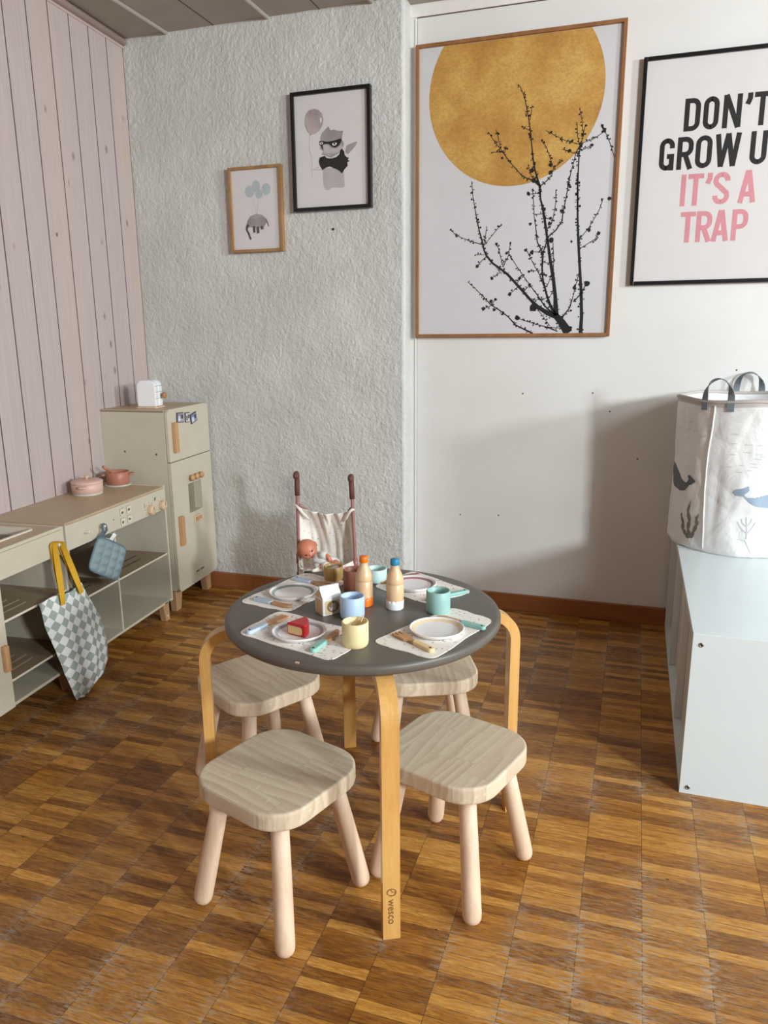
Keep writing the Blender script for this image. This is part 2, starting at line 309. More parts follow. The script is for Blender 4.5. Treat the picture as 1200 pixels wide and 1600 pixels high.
M = dict(
    floor=mat_floor(), plaster=mat_plaster(), wall=mat_smoothwall(), pink=mat_pink(),
    pine_a=mat_pine(0), pine_b=mat_pine(PI / 2), pine_c=mat_pine(0.0),
    pineleg=wood('bare_pine_leg', (236, 208, 182), (214, 184, 154), 'Z', 30, 10, 0.55),
    birch=wood('varnished_bent_birch', (224, 176, 106), (206, 154, 84), 'Z', 26, 12, 0.32, coat=0.25),
    ceiling=plain('taupe_ceiling_paint', (168, 161, 150), 0.6),
    gap=plain('dark_joint', (84, 66, 62), 0.9), crown=plain('pink_moulding_paint', (188, 166, 160), 0.55),
    base=wood('brown_varnished_skirting', (164, 102, 60), (138, 82, 44), 'X', 14, 8, 0.35),
    hole=plain('dark_nail_hole', (70, 60, 54), 0.9),
    whitepaint=plain('white_trim_paint', (232, 228, 222), 0.4),
    beige=plain('beige_lacquer', (197, 188, 168), 0.42, var=0.03), beige2=plain('beige_edge_lacquer', (214, 205, 186), 0.42, var=0.03),
    counter=plain('sand_worktop_lacquer', (182, 160, 130), 0.45, var=0.04),
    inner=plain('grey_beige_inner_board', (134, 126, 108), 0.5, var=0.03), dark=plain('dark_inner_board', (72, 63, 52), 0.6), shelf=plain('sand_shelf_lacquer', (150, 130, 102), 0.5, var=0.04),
    oak=wood('light_wood_handle', (204, 160, 116), (178, 132, 90), 'Z', 30, 10, 0.5), oakleg=wood('wood_furniture_leg', (196, 158, 120), (168, 130, 94), 'Z', 30, 10, 0.5),
    knobwood=wood('pale_wood_knob', (222, 196, 164), (198, 170, 138), 'X', 30, 8, 0.5),
    ink=plain('grey_print', (96, 90, 82), 0.6), metal=plain('steel_screw', (150, 150, 146), 0.3, 0.9), black=plain('black_plastic', (20, 20, 22), 0.35),
    blackframe=plain('black_frame_paint', (14, 13, 14), 0.35), woodframe=wood('brown_oak_frame', (162, 112, 70), (132, 86, 50), 'Z', 20, 10, 0.5),
    woodframe2=wood('honey_oak_frame', (176, 134, 86), (146, 106, 62), 'Z', 20, 10, 0.45),
    paper=plain('print_paper', (220, 215, 213), 0.6, var=0.015), paper2=plain('grey_print_paper', (212, 209, 210), 0.6, var=0.015),
    gold=mat_gold(), glass=mat_glass(), branch=plain('black_branch_print', (16, 14, 16), 0.6), letters=plain('black_letter_print', (14, 13, 14), 0.6),
    pinkletters=plain('rose_letter_print', (214, 142, 150), 0.6),
    mauve=plain('mauve_wash_print', (176, 160, 160), 0.7, var=0.2), greywash=plain('grey_wash_print', (158, 152, 150), 0.7, var=0.22), lightwash=plain('light_grey_wash_print', (188, 182, 180), 0.7, var=0.12),
    bluewash=plain('grey_blue_wash_print', (178, 188, 190), 0.7, var=0.1), darkwash=plain('dark_wash_print', (78, 72, 76), 0.7, var=0.3), whiteink=plain('white_print', (236, 234, 232), 0.6),
    tablegrey=plain('charcoal_table_laminate', (97, 91, 83), 0.42, var=0.05, bump=0.05, bscale=120), tableedge=plain('charcoal_table_edge', (106, 101, 94), 0.35, var=0.04),
    mat=mat_terrazzo(), plate=plain('white_plate_enamel', (236, 232, 230), 0.3, var=0.01),
    ringgrey=plain('grey_green_rim_paint', (142, 152, 148), 0.4), ringblue=plain('grey_lilac_rim_paint', (170, 172, 180), 0.4), ringcream=plain('cream_rim_paint', (232, 208, 166), 0.4), ringmauve=plain('mauve_rim_paint', (166, 118, 122), 0.4),
    blue=plain('pale_blue_paint', (178, 202, 230), 0.4, var=0.02), yellow=plain('pale_yellow_paint', (234, 216, 164), 0.42, var=0.02), teal=plain('sea_green_paint', (146, 186, 179), 0.42, var=0.02),
    mustard=plain('ochre_paint', (188, 150, 88), 0.42, var=0.03), brown=plain('red_brown_paint', (150, 92, 74), 0.45, var=0.03), ltblue=plain('pale_aqua_paint', (186, 212, 208), 0.42, var=0.02),
    beech=wood('turned_beech', (232, 196, 154), (214, 174, 130), 'Z', 20, 6, 0.35, coat=0.3), bottom=plain('dark_cup_bottom', (150, 120, 80), 0.6),
    orange=plain('orange_paint', (238, 120, 30), 0.35, var=0.02), bluecap=plain('petrol_blue_paint', (40, 134, 172), 0.35, var=0.02), white=plain('white_lacquer', (236, 236, 236), 0.32, var=0.01),
    cartonside=wood('bare_wood_carton_side', (226, 196, 154), (206, 172, 128), 'Z', 20, 6, 0.5), cartonbrown=plain('brown_badge_print', (146, 106, 62), 0.5), cartoncream=plain('cream_badge_print', (222, 204, 160), 0.5),
    red=plain('red_lacquer', (186, 26, 34), 0.28, var=0.03), sponge=plain('sponge_yellow_paint', (226, 190, 130), 0.5),
    cutwood=wood('cutlery_wood', (206, 158, 114), (180, 130, 86), 'X', 40, 8, 0.5), cuthole=plain('dark_hole', (24, 20, 20), 0.8),
    hblue=plain('baby_blue_handle', (184, 200, 218), 0.45), hteal=plain('mint_handle', (144, 192, 182), 0.45), hcream=plain('cream_handle', (232, 204, 150), 0.45), hmauve=plain('mauve_handle', (170, 120, 122), 0.45),
    potpink=plain('rose_pot_paint', (214, 176, 162), 0.45), potbrown=plain('terracotta_pot_paint', (172, 112, 92), 0.45), potbase=plain('grey_green_pot_base', (190, 192, 178), 0.5),
    spoonwood=wood('spoon_wood', (186, 132, 92), (160, 108, 72), 'X', 40, 8, 0.5),
    bookwhite=plain('white_laminate', (216, 225, 226), 0.28, var=0.008), bookinner=plain('white_inner_board', (206, 198, 184), 0.5, var=0.02),
    bag=mat_bag(), bagrim=plain('grey_bag_binding', (186, 178, 172), 0.7), strap=plain('dark_grey_webbing', (122, 132, 137), 0.8, bump=0.4, bscale=900), whaledark=plain('slate_whale_print', (92, 96, 102), 0.6), whaleblue=plain('blue_whale_print', (150, 166, 184), 0.6), weed=plain('olive_seaweed_print', (122, 120, 106), 0.6), palegrey=plain('pale_grey_print', (196, 200, 202), 0.6),
    check=mat_checker(), mustardcotton=mat_cotton('mustard_webbing', (206, 158, 34)), mitt=mat_cotton('grey_blue_quilted_cotton', (130, 148, 152), fold=3.0), mittpipe=mat_cotton('grey_blue_piping', (98, 116, 126)),
    strollercloth=mat_cotton('speckled_cream_cotton', (244, 239, 228), ((196, 160, 140), (150, 150, 130)), fold=9.0), rod=plain('mauve_painted_tube', (158, 108, 104), 0.35), grip=plain('brown_foam_grip', (104, 64, 56), 0.7), wheel=plain('beige_wheel_plastic', (190, 170, 160), 0.5),
    skin=plain('doll_vinyl', (206, 130, 100), 0.42, var=0.05), eye=plain('dark_doll_eye', (36, 30, 32), 0.15), lips=plain('doll_lip_paint', (190, 84, 76), 0.4), romper=mat_cotton('white_romper', (226, 224, 218), fold=8.0),
    photo1=plain('magnet_photo_print', (150, 140, 160), 0.35, var=0.6), photo2=plain('magnet_photo_print_light', (196, 198, 200), 0.35, var=0.4), photo3=plain('magnet_photo_print_blue', (120, 134, 160), 0.35, var=0.5), magnetedge=plain('magnet_edge', (70, 56, 66), 0.5),
    engrave=plain('burnt_engraving', (128, 82, 36), 0.7),
)

# ------------------------------------------------------------------ geometry helpers
class MB:
    """collects shapes, then builds ONE mesh object"""
    def __init__(s): s.v = []; s.f = []; s.mi = []; s.sm = []
    def add(s, vs, fs, mi=0, smooth=False, xf=None):
        o = len(s.v)
        for p in vs:
            p = Vector(p)
            s.v.append(tuple(xf @ p) if xf is not None else tuple(p))
        for f in fs: s.f.append(tuple(o + i for i in f)); s.mi.append(mi); s.sm.append(smooth)
        return s
    def from_bm(s, bm, mi=0, smooth=False, xf=None):
        bm.verts.ensure_lookup_table(); bm.verts.index_update()
        return s.add([v.co for v in bm.verts], [[v.index for v in f.verts] for f in bm.faces], mi, smooth, xf)
    def box(s, a, b, r=0.0, mi=0, xf=None, seg=2):
        bm = bmesh.new(); bmesh.ops.create_cube(bm, size=1)
        sz = [abs(b[i] - a[i]) for i in range(3)]; c = [(a[i] + b[i]) / 2 for i in range(3)]
        bmesh.ops.scale(bm, vec=sz, verts=bm.verts); bmesh.ops.translate(bm, vec=c, verts=bm.verts)
        if r > 0: bmesh.ops.bevel(bm, geom=list(bm.edges), offset=min(r, min(sz) * 0.45), segments=seg, profile=0.5, affect='EDGES')
        s.from_bm(bm, mi, False, xf); bm.free(); return s
    def prism(s, poly, z0, z1, r=0.0, mi=0, xf=None, smooth=False, seg=2):
        """poly in XY, extruded along Z"""
        bm = bmesh.new(); vs = [bm.verts.new((p[0], p[1], z0)) for p in poly]; f = bm.faces.new(vs)
        if f.normal.z > 0: bmesh.ops.reverse_faces(bm, faces=[f])
        e = bmesh.ops.extrude_face_region(bm, geom=[f]); nv = [g for g in e['geom'] if isinstance(g, bmesh.types.BMVert)]
        bmesh.ops.translate(bm, vec=(0, 0, z1 - z0), verts=nv)
        bmesh.ops.recalc_face_normals(bm, faces=bm.faces)
        if r > 0:
            ed = [x for x in bm.edges if all(abs(v.co.z - z0) < 1e-7 for v in x.verts) or all(abs(v.co.z - z1) < 1e-7 for v in x.verts)]
            bmesh.ops.bevel(bm, geom=ed, offset=r, segments=seg, profile=0.5, affect='EDGES')
        s.from_bm(bm, mi, smooth, xf); bm.free(); return s
    def lathe(s, prof, seg=40, mi=0, xf=None, smooth=True, cap=True):
        """prof: list of (r, z)"""
        vs = []; fs = []
        n = len(prof)
        for r, z in prof:
            for k in range(seg):
                a = 2 * PI * k / seg; vs.append((r * math.cos(a), r * math.sin(a), z))
        for i in range(n - 1):
            for k in range(seg):
                k2 = (k + 1) % seg; fs.append((i * seg + k, i * seg + k2, (i + 1) * seg + k2, (i + 1) * seg + k))
        s.add(vs, fs, mi, smooth, xf)
        if cap:
            if prof[0][0] > 1e-6: s.add([vs[k] for k in range(seg)], [tuple(reversed(range(seg)))], mi, False, xf)
            if prof[-1][0] > 1e-6: s.add([vs[(n - 1) * seg + k] for k in range(seg)], [tuple(range(seg))], mi, False, xf)
        return s
    def tube(s, pts, rad, seg=12, mi=0, xf=None, sy=1.0, cap=True, smooth=True, upv=None):
        """swept tube; rad number or list; sy squashes the second axis (ribbons)"""
        P = [Vector(p) for p in pts]; n = len(P)
        if not isinstance(rad, (list, tuple)): rad = [rad] * n
        T = []
        for i in range(n):
            d = (P[min(i + 1, n - 1)] - P[max(i - 1, 0)]); T.append(d.normalized() if d.length > 1e-9 else Vector((0, 0, 1)))
        u = Vector(upv) if upv else (Vector((0, 0, 1)) if abs(T[0].z) < 0.9 else Vector((1, 0, 0)))
        vs = []; fs = []
        for i in range(n):
            u = (u - T[i] * u.dot(T[i])).normalized(); w_ = T[i].cross(u)
            for k in range(seg):
                a = 2 * PI * k / seg
                vs.append(P[i] + u * (rad[i] * math.cos(a)) + w_ * (rad[i] * sy * math.sin(a)))
        for i in range(n - 1):
            for k in range(seg):
                k2 = (k + 1) % seg; fs.append((i * seg + k, i * seg + k2, (i + 1) * seg + k2, (i + 1) * seg + k))
        if cap: fs.append(tuple(reversed(range(seg)))); fs.append(tuple((n - 1) * seg + k for k in range(seg)))
        s.add(vs, fs, mi, smooth, xf); return s
    def ribbon(s, pts, width, wdir, th=0.0015, mi=0, xf=None):
        """flat strap: path pts, width along wdir (vector or list), thickness th"""
        P = [Vector(p) for p in pts]; n = len(P); vs = []; fs = []
        for i in range(n):
            t = (P[min(i + 1, n - 1)] - P[max(i - 1, 0)]).normalized()
            wd = Vector(wdir[i] if isinstance(wdir, list) else wdir); wd = (wd - t * wd.dot(t)).normalized(); nn = t.cross(wd)
            wi = width[i] if isinstance(width, list) else width
            for a, b in ((-1, -1), (1, -1), (1, 1), (-1, 1)): vs.append(P[i] + wd * (a * wi / 2) + nn * (b * th / 2))
        for i in range(n - 1):
            for k in range(4):
                k2 = (k + 1) % 4; fs.append((i * 4 + k, i * 4 + k2, i * 4 + 4 + k2, i * 4 + 4 + k))
        fs.append((3, 2, 1, 0)); fs.append(tuple((n - 1) * 4 + k for k in range(4)))
        s.add(vs, fs, mi, False, xf); return s
    def grid(s, fn, nu, nv, mi=0, smooth=True, th=0.0, xf=None, wrap=False):
        """surface fn(u, v) with u, v in 0..1; th gives it a second side"""
        W = nu + 1
        pts = [[Vector(fn(i / nu, j / nv)) for i in range(nu + 1)] for j in range(nv + 1)]
        vs = [p for row in pts for p in row]
        fs = [(j * W + i, j * W + i + 1, (j + 1) * W + i + 1, (j + 1) * W + i) for j in range(nv) for i in range(nu)]
        if th:
            N = []
            for j in range(nv + 1):
                for i in range(nu + 1):
                    du = pts[j][min(i + 1, nu)] - pts[j][max(i - 1, 0)]; dv = pts[min(j + 1, nv)][i] - pts[max(j - 1, 0)][i]
                    q = du.cross(dv); N.append(q.normalized() if q.length > 1e-12 else Vector((0, 0, 1)))
            o = len(vs); vs = vs + [p - nn * th for p, nn in zip(vs, N)]
            fs += [(o + d, o + c, o + b, o + a) for a, b, c, d in fs[:]]
            rim = [i for i in range(nu + 1)] + [j * W + nu for j in range(1, nv + 1)] + [nv * W + i for i in range(nu - 1, -1, -1)] + [j * W for j in range(nv - 1, 0, -1)]
            for k in range(len(rim)):
                a, b = rim[k], rim[(k + 1) % len(rim)]; fs.append((b, a, a + o, b + o))
        s.add(vs, fs, mi, smooth, xf); return s
    def sphere(s, c, r, mi=0, sc_=(1, 1, 1), seg=20, xf=None):
        bm = bmesh.new(); bmesh.ops.create_uvsphere(bm, u_segments=seg, v_segments=max(8, seg // 2), radius=r)
        for v in bm.verts: v.co = Vector((v.co.x * sc_[0] + c[0], v.co.y * sc_[1] + c[1], v.co.z * sc_[2] + c[2]))
        s.from_bm(bm, mi, True, xf); bm.free(); return s
    def build(s, name, mats, parent=None, label=None):
        me = bpy.data.meshes.new(name); me.from_pydata(s.v, [], s.f)
        if not isinstance(mats, (list, tuple)): mats = [mats]
        for m in mats: me.materials.append(M[m])
        me.polygons.foreach_set('material_index', s.mi); me.polygons.foreach_set('use_smooth', s.sm)
        me.validate(); me.update()
        o = bpy.data.objects.new(name, me); col.objects.link(o)
        if parent: o.parent = parent
        if label: o['label'] = label
        return o

def thing(name, label, cat, loc=(0, 0, 0), rz=0.0, group=None):
    o = bpy.data.objects.new(name, None); col.objects.link(o); o.empty_display_size = 0.05
    o.location = loc; o.rotation_euler = (0, 0, rz); o['label'] = label; o['category'] = cat
    if group: o['group'] = group
    return o
def tag(o, label, cat, group=None):
    o['label'] = label; o['category'] = cat
    if group: o['group'] = group
    return o
def struct(o, label=None):
    o['kind'] = 'structure'
    if label: o['label'] = label
    return o
def dup(root, loc, rz, label, group=None):
    r = root.copy(); col.objects.link(r); r.location = loc; r.rotation_euler = (0, 0, rz); r['label'] = label
    if group: r['group'] = group
    for ch in list(root.children):
        c = ch.copy(); col.objects.link(c); c.parent = r
        for g in ch.children:
            d = g.copy(); col.objects.link(d); d.parent = c
    return r
def rrect(w_, h_, r, n=6, cx=0.0, cy=0.0):
    out = []
    for sx, sy, a0 in ((1, 1, 0), (-1, 1, 90), (-1, -1, 180), (1, -1, 270)):
        for k in range(n + 1):
            a = R(a0 + 90 * k / n); out.append((cx + sx * (w_ / 2 - r) + r * math.cos(a), cy + sy * (h_ / 2 - r) + r * math.sin(a)))
    return out
XZ = Matrix(((1, 0, 0, 0), (0, 0, 1, 0), (0, 1, 0, 0), (0, 0, 0, 1)))   # (x, y, z) -> (x, z, y)

# ------------------------------------------------------------------ outlines of the prints (metres on their own planes)
BRANCHES=[[(-0.2358,1.0501,0.01356),(-0.2614,1.0873,0.01085),(-0.2809,1.1086,0.00922),(-0.3134,1.1196,0.00653),(-0.3465,1.1412,0.00545),(-0.3716,1.1643,0.00382),(-0.397,1.1922,0.00382),(-0.4251,1.2218,0.00382),(-0.4533,1.2514,0.00355),(-0.4813,1.2732,0.00301),(-0.5093,1.2924,0.00302),(-0.5321,1.3194,0.00302),(-0.5408,1.338,0.00247),(-0.5487,1.3694,0.00219),(-0.5587,1.4009,0.00191),(-0.5678,1.4374,0.00164),(-0.5751,1.4736,0.00109),(-0.583,1.5097,0.00081),(-0.5876,1.5504,0.00054),(-0.5896,1.5682,0.00027)],[(-0.2809,1.1086,0.00814),(-0.2864,1.174,0.0054),(-0.2959,1.2362,0.00484),(-0.3071,1.2878,0.00429),(-0.3173,1.3441,0.00374),(-0.3255,1.3899,0.00346),(-0.3341,1.4354,0.00345),(-0.3406,1.4656,0.00318),(-0.3496,1.4958,0.00238),(-0.3538,1.538,0.00237)],[(-0.3347,1.3195,0.00214),(-0.3547,1.3559,0.00161),(-0.3617,1.4017,0.00133),(-0.3683,1.4372,0.0008),(-0.3726,1.4823,0.00053),(-0.3771,1.5321,0.00026)],[(-0.3347,1.3195,0.00161),(-0.3185,1.372,0.00186),(-0.2933,1.3934,0.00185),(-0.2739,1.4223,0.00158),(-0.2726,1.4519,0.00158),(-0.2663,1.4811,0.00131),(-0.2604,1.5199,0.0013),(-0.2558,1.5632,0.0013)],[(-0.3347,1.3195,0.00295),(-0.3354,1.2683,0.00242),(-0.3313,1.2321,0.00243),(-0.3159,1.1798,0.00298),(-0.3039,1.1483,0.00379),(-0.2837,1.1112,0.00488)],[(-0.4499,1.3188,0.00041),(-0.4214,1.2764,0.00068),(-0.3761,1.2152,0.00109),(-0.348,1.1806,0.00136),(-0.3224,1.1434,0.0019),(-0.2975,1.122,0.00244)],[(-0.4716,1.2781,0.00096),(-0.4874,1.3358,0.00082),(-0.4973,1.3595,0.00054)],[(-0.4716,1.2781,0.00096),(-0.4526,1.3189,0.00082),(-0.4483,1.3574,0.00054)],[(-0.391,1.3319,0.00054),(-0.3624,1.2795,0.00081),(-0.3397,1.2427,0.00108),(-0.3278,1.2113,0.00135)],[(-0.1947,1.0498,0.0054),(-0.1938,1.1047,0.00483),(-0.1988,1.1822,0.00427),(-0.2086,1.2742,0.00371),(-0.2165,1.3499,0.00343),(-0.2227,1.4246,0.00262),(-0.2276,1.5226,0.00208),(-0.229,1.571,0.00207)],[(-0.2144,1.3598,0.00105),(-0.1856,1.3932,0.00078),(-0.1535,1.4503,0.00065),(-0.143,1.486,0.00052)],[(-0.2103,1.3296,0.00106),(-0.1634,1.3575,0.00078),(-0.1502,1.3742,0.00052)],[(-0.2594,1.103,0.00217),(-0.2346,1.1365,0.00161),(-0.2259,1.1726,0.00094),(-0.2175,1.2135,0.0008),(-0.2091,1.254,0.00066)],[(-0.225,1.1545,0.00134),(-0.2027,1.1772,0.0016),(-0.1838,1.2125,0.00106)],[(-0.2989,1.5223,0.00039),(-0.298,1.478,0.00053),(-0.3052,1.4289,0.00053),(-0.3144,1.3994,0.00053)],[(-0.302,1.3536,0.0008),(-0.297,1.2977,0.0008),(-0.2968,1.2568,0.0008)],[(-0.5467,1.3564,0.00137),(-0.5943,1.3714,0.00096),(-0.6423,1.3918,0.00083),(-0.6652,1.4138,0.00055)],[(-0.532,1.3168,0.0011),(-0.5647,1.2865,0.00083)],[(-0.5404,1.3223,0.00082),(-0.5738,1.3236,0.00055)],[(-0.4783,1.2626,0.00082),(-0.5108,1.2426,0.00083)],[(-0.4192,1.2085,0.00082),(-0.4458,1.1855,0.00082)],[(-0.4197,1.2216,0.00082),(-0.4121,1.2397,0.00082)],[(-0.5411,1.3536,0.00068),(-0.5064,1.3933,0.00054),(-0.48,1.4227,0.00041)],[(-0.5411,1.3536,0.00082),(-0.5327,1.4177,0.00054)],[(-0.3593,1.0496,0.0022),(-0.3926,1.0649,0.00221),(-0.4205,1.0786,0.00193),(-0.449,1.1084,0.00166),(-0.483,1.1331,0.00166),(-0.5113,1.1497,0.00139),(-0.54,1.1797,0.00111),(-0.5687,1.2071,0.00083),(-0.5974,1.2319,0.00056)],[(-0.5113,1.1497,0.00111),(-0.4951,1.1707,0.00083)],[(-0.5113,1.147,0.00111),(-0.5391,1.1368,0.00084)],[(-0.4158,1.1026,0.0011),(-0.3661,1.086,0.00096),(-0.3168,1.0721,0.00137),(-0.2733,1.0558,0.00163)],[(-0.3168,1.0721,0.00109),(-0.2684,1.0663,0.00082)],[(-0.3462,1.1333,0.00055),(-0.3008,1.0746,0.00055)],[(-0.397,1.1922,0.00082),(-0.3761,1.2152,0.00082)],[(-0.3634,1.1626,0.00082),(-0.3049,1.1718,0.00068),(-0.2952,1.1949,0.00067)],[(-0.3405,1.2634,0.00081),(-0.3805,1.2605,0.00081)],[(-0.3335,1.2888,0.00081),(-0.3096,1.2854,0.0008)],[(-0.316,1.2471,0.00081),(-0.3345,1.2451,0.00081)],[(-0.3372,1.448,0.00106),(-0.3608,1.4468,0.0008)],[(-0.334,1.4329,0.00106),(-0.3157,1.4319,0.00079)],[(-0.3027,1.2467,0.00081),(-0.3169,1.2058,0.00081)],[(-0.3349,1.322,0.0008),(-0.3695,1.3259,0.00081)],[(-0.3524,1.5105,0.00197),(-0.3526,1.537,0.00262),(-0.3621,1.5599,0.0024),(-0.3718,1.5889,0.00217),(-0.3796,1.6257,0.00195),(-0.3854,1.6661,0.00173),(-0.3903,1.7062,0.00151),(-0.3967,1.7423,0.00129),(-0.4042,1.7744,0.00129),(-0.4117,1.8064,0.00107),(-0.4188,1.8265,0.00086),(-0.428,1.8469,0.00064),(-0.4369,1.8594,0.00043)],[(-0.3526,1.537,0.0024),(-0.3749,1.5559,0.0024),(-0.4012,1.5666,0.00153),(-0.419,1.578,0.00131),(-0.4326,1.5931,0.00109),(-0.4507,1.6127,0.0011),(-0.4734,1.6407,0.0011),(-0.4916,1.6643,0.00088),(-0.5052,1.6795,0.00066),(-0.5235,1.7052,0.00055),(-0.535,1.7223,0.00033)],[(-0.4803,1.6534,0.00066),(-0.5223,1.6566,0.00044)],[(-0.4916,1.6643,0.00066),(-0.5016,1.7074,0.00055),(-0.5087,1.7261,0.00044)],[(-0.3526,1.537,0.00153),(-0.3318,1.5518,0.0013),(-0.3154,1.5689,0.0013),(-0.31,1.5926,0.00086),(-0.3219,1.6214,0.00065),(-0.3361,1.6583,0.00054),(-0.3539,1.6795,0.00043)],[(-0.31,1.5926,0.00086),(-0.2875,1.6069,0.00107),(-0.2829,1.6185,0.00064)],[(-0.3771,1.5589,0.00065),(-0.3889,1.586,0.00065),(-0.3962,1.6088,0.00065)],[(-0.3892,1.7121,0.00065),(-0.4197,1.7285,0.00065)],[(-0.3947,1.7461,0.00064),(-0.3879,1.7925,0.00043)],[(-0.3517,1.5145,0.00066),(-0.395,1.5139,0.00066)],[(-0.478,1.6491,0.00066),(-0.4708,1.6728,0.00044)],[(-0.2607,1.5291,0.00129),(-0.2506,1.5804,0.00107),(-0.2436,1.6077,0.00107),(-0.2387,1.635,0.00107),(-0.2272,1.6537,0.00106)],[(-0.2233,1.4501,0.00195),(-0.2283,1.551,0.00172),(-0.2281,1.6302,0.0017),(-0.2251,1.6535,0.0017)],[(-0.2253,1.6575,0.00085),(-0.2737,1.6731,0.00064),(-0.308,1.6916,0.00064),(-0.3403,1.71,0.00043)],[(-0.2251,1.6535,0.00106),(-0.2164,1.6841,0.00085),(-0.2251,1.7351,0.00084),(-0.2337,1.7686,0.00063)],[(-0.2272,1.6537,0.00085),(-0.2362,1.6857,0.00064),(-0.24,1.7287,0.00042)],[(-0.2234,1.6612,0.00085),(-0.187,1.67,0.00063),(-0.1516,1.6903,0.00084),(-0.1431,1.6819,0.00063),(-0.1269,1.6458,0.00063),(-0.1147,1.61,0.00063)],[(-0.1516,1.6903,0.00084),(-0.1608,1.7103,0.00063)],[(-0.2222,1.6376,0.00064),(-0.1862,1.6544,0.00085)],[(-0.2426,1.6313,0.00085),(-0.2639,1.6408,0.00128),(-0.2851,1.6484,0.00064)],[(-0.2184,1.6842,0.00085),(-0.212,1.7186,0.00063)]]
BLOBS=[(-0.3825,1.5876,0.0074),(-0.3749,1.5559,0.00742),(-0.321,1.6014,0.00604),(-0.32,1.5772,0.00562),(-0.4197,1.7285,0.00302),(-0.3518,1.6801,0.00344),(-0.2523,1.5286,0.00388),(-0.1499,1.6959,0.00587),(-0.1588,1.7101,0.00461),(-0.4842,1.6354,0.00395),(-0.4142,1.8164,0.003),(-0.2597,1.6405,0.00512),(-0.1882,1.6538,0.00465),(-0.1235,1.4846,0.00596),(-0.3928,1.6938,0.00302),(-0.259,1.537,0.00345),(-0.223,1.6534,0.00552),(-0.2529,1.6714,0.00425),(-0.3599,1.1388,0.0142),(-0.4158,1.1037,0.00772),(-0.6406,1.3892,0.00386),(-0.1828,1.3881,0.00575),(-0.1518,1.3758,0.00574),(-0.1828,1.2135,0.00956),(-0.2222,1.2034,0.00695),(-0.5647,1.2839,0.00497),(-0.5108,1.2416,0.00551),(-0.4458,1.1855,0.00604),(-0.3761,1.2152,0.00543),(-0.3166,1.4145,0.00583),(-0.3142,1.4318,0.00476),(-0.372,1.3235,0.00646),(-0.3937,1.332,0.00539),(-0.3805,1.2605,0.00433),(-0.2764,1.4546,0.00631),(-0.3533,1.5257,0.00422),(-0.3922,1.5157,0.0053),(-0.3808,1.4177,0.00481),(-0.3352,1.4628,0.00635),(-0.2397,1.3534,0.0037),(-0.4121,1.2387,0.00545),(-0.4972,1.3569,0.00436),(-0.4483,1.3574,0.00379),(-0.4609,1.3244,0.00435),(-0.4951,1.1691,0.00498),(-0.5391,1.1368,0.00613),(-0.5116,1.1631,0.00554),(-0.4997,1.1334,0.00611),(-0.3374,1.3196,0.0059),(-0.3076,1.3614,0.00798),(-0.2093,1.2894,0.00529),(-0.5889,1.5303,0.00379),(-0.6623,1.4121,0.00331),(-0.2298,1.0685,0.00595),(-0.2315,1.1261,0.00377)]
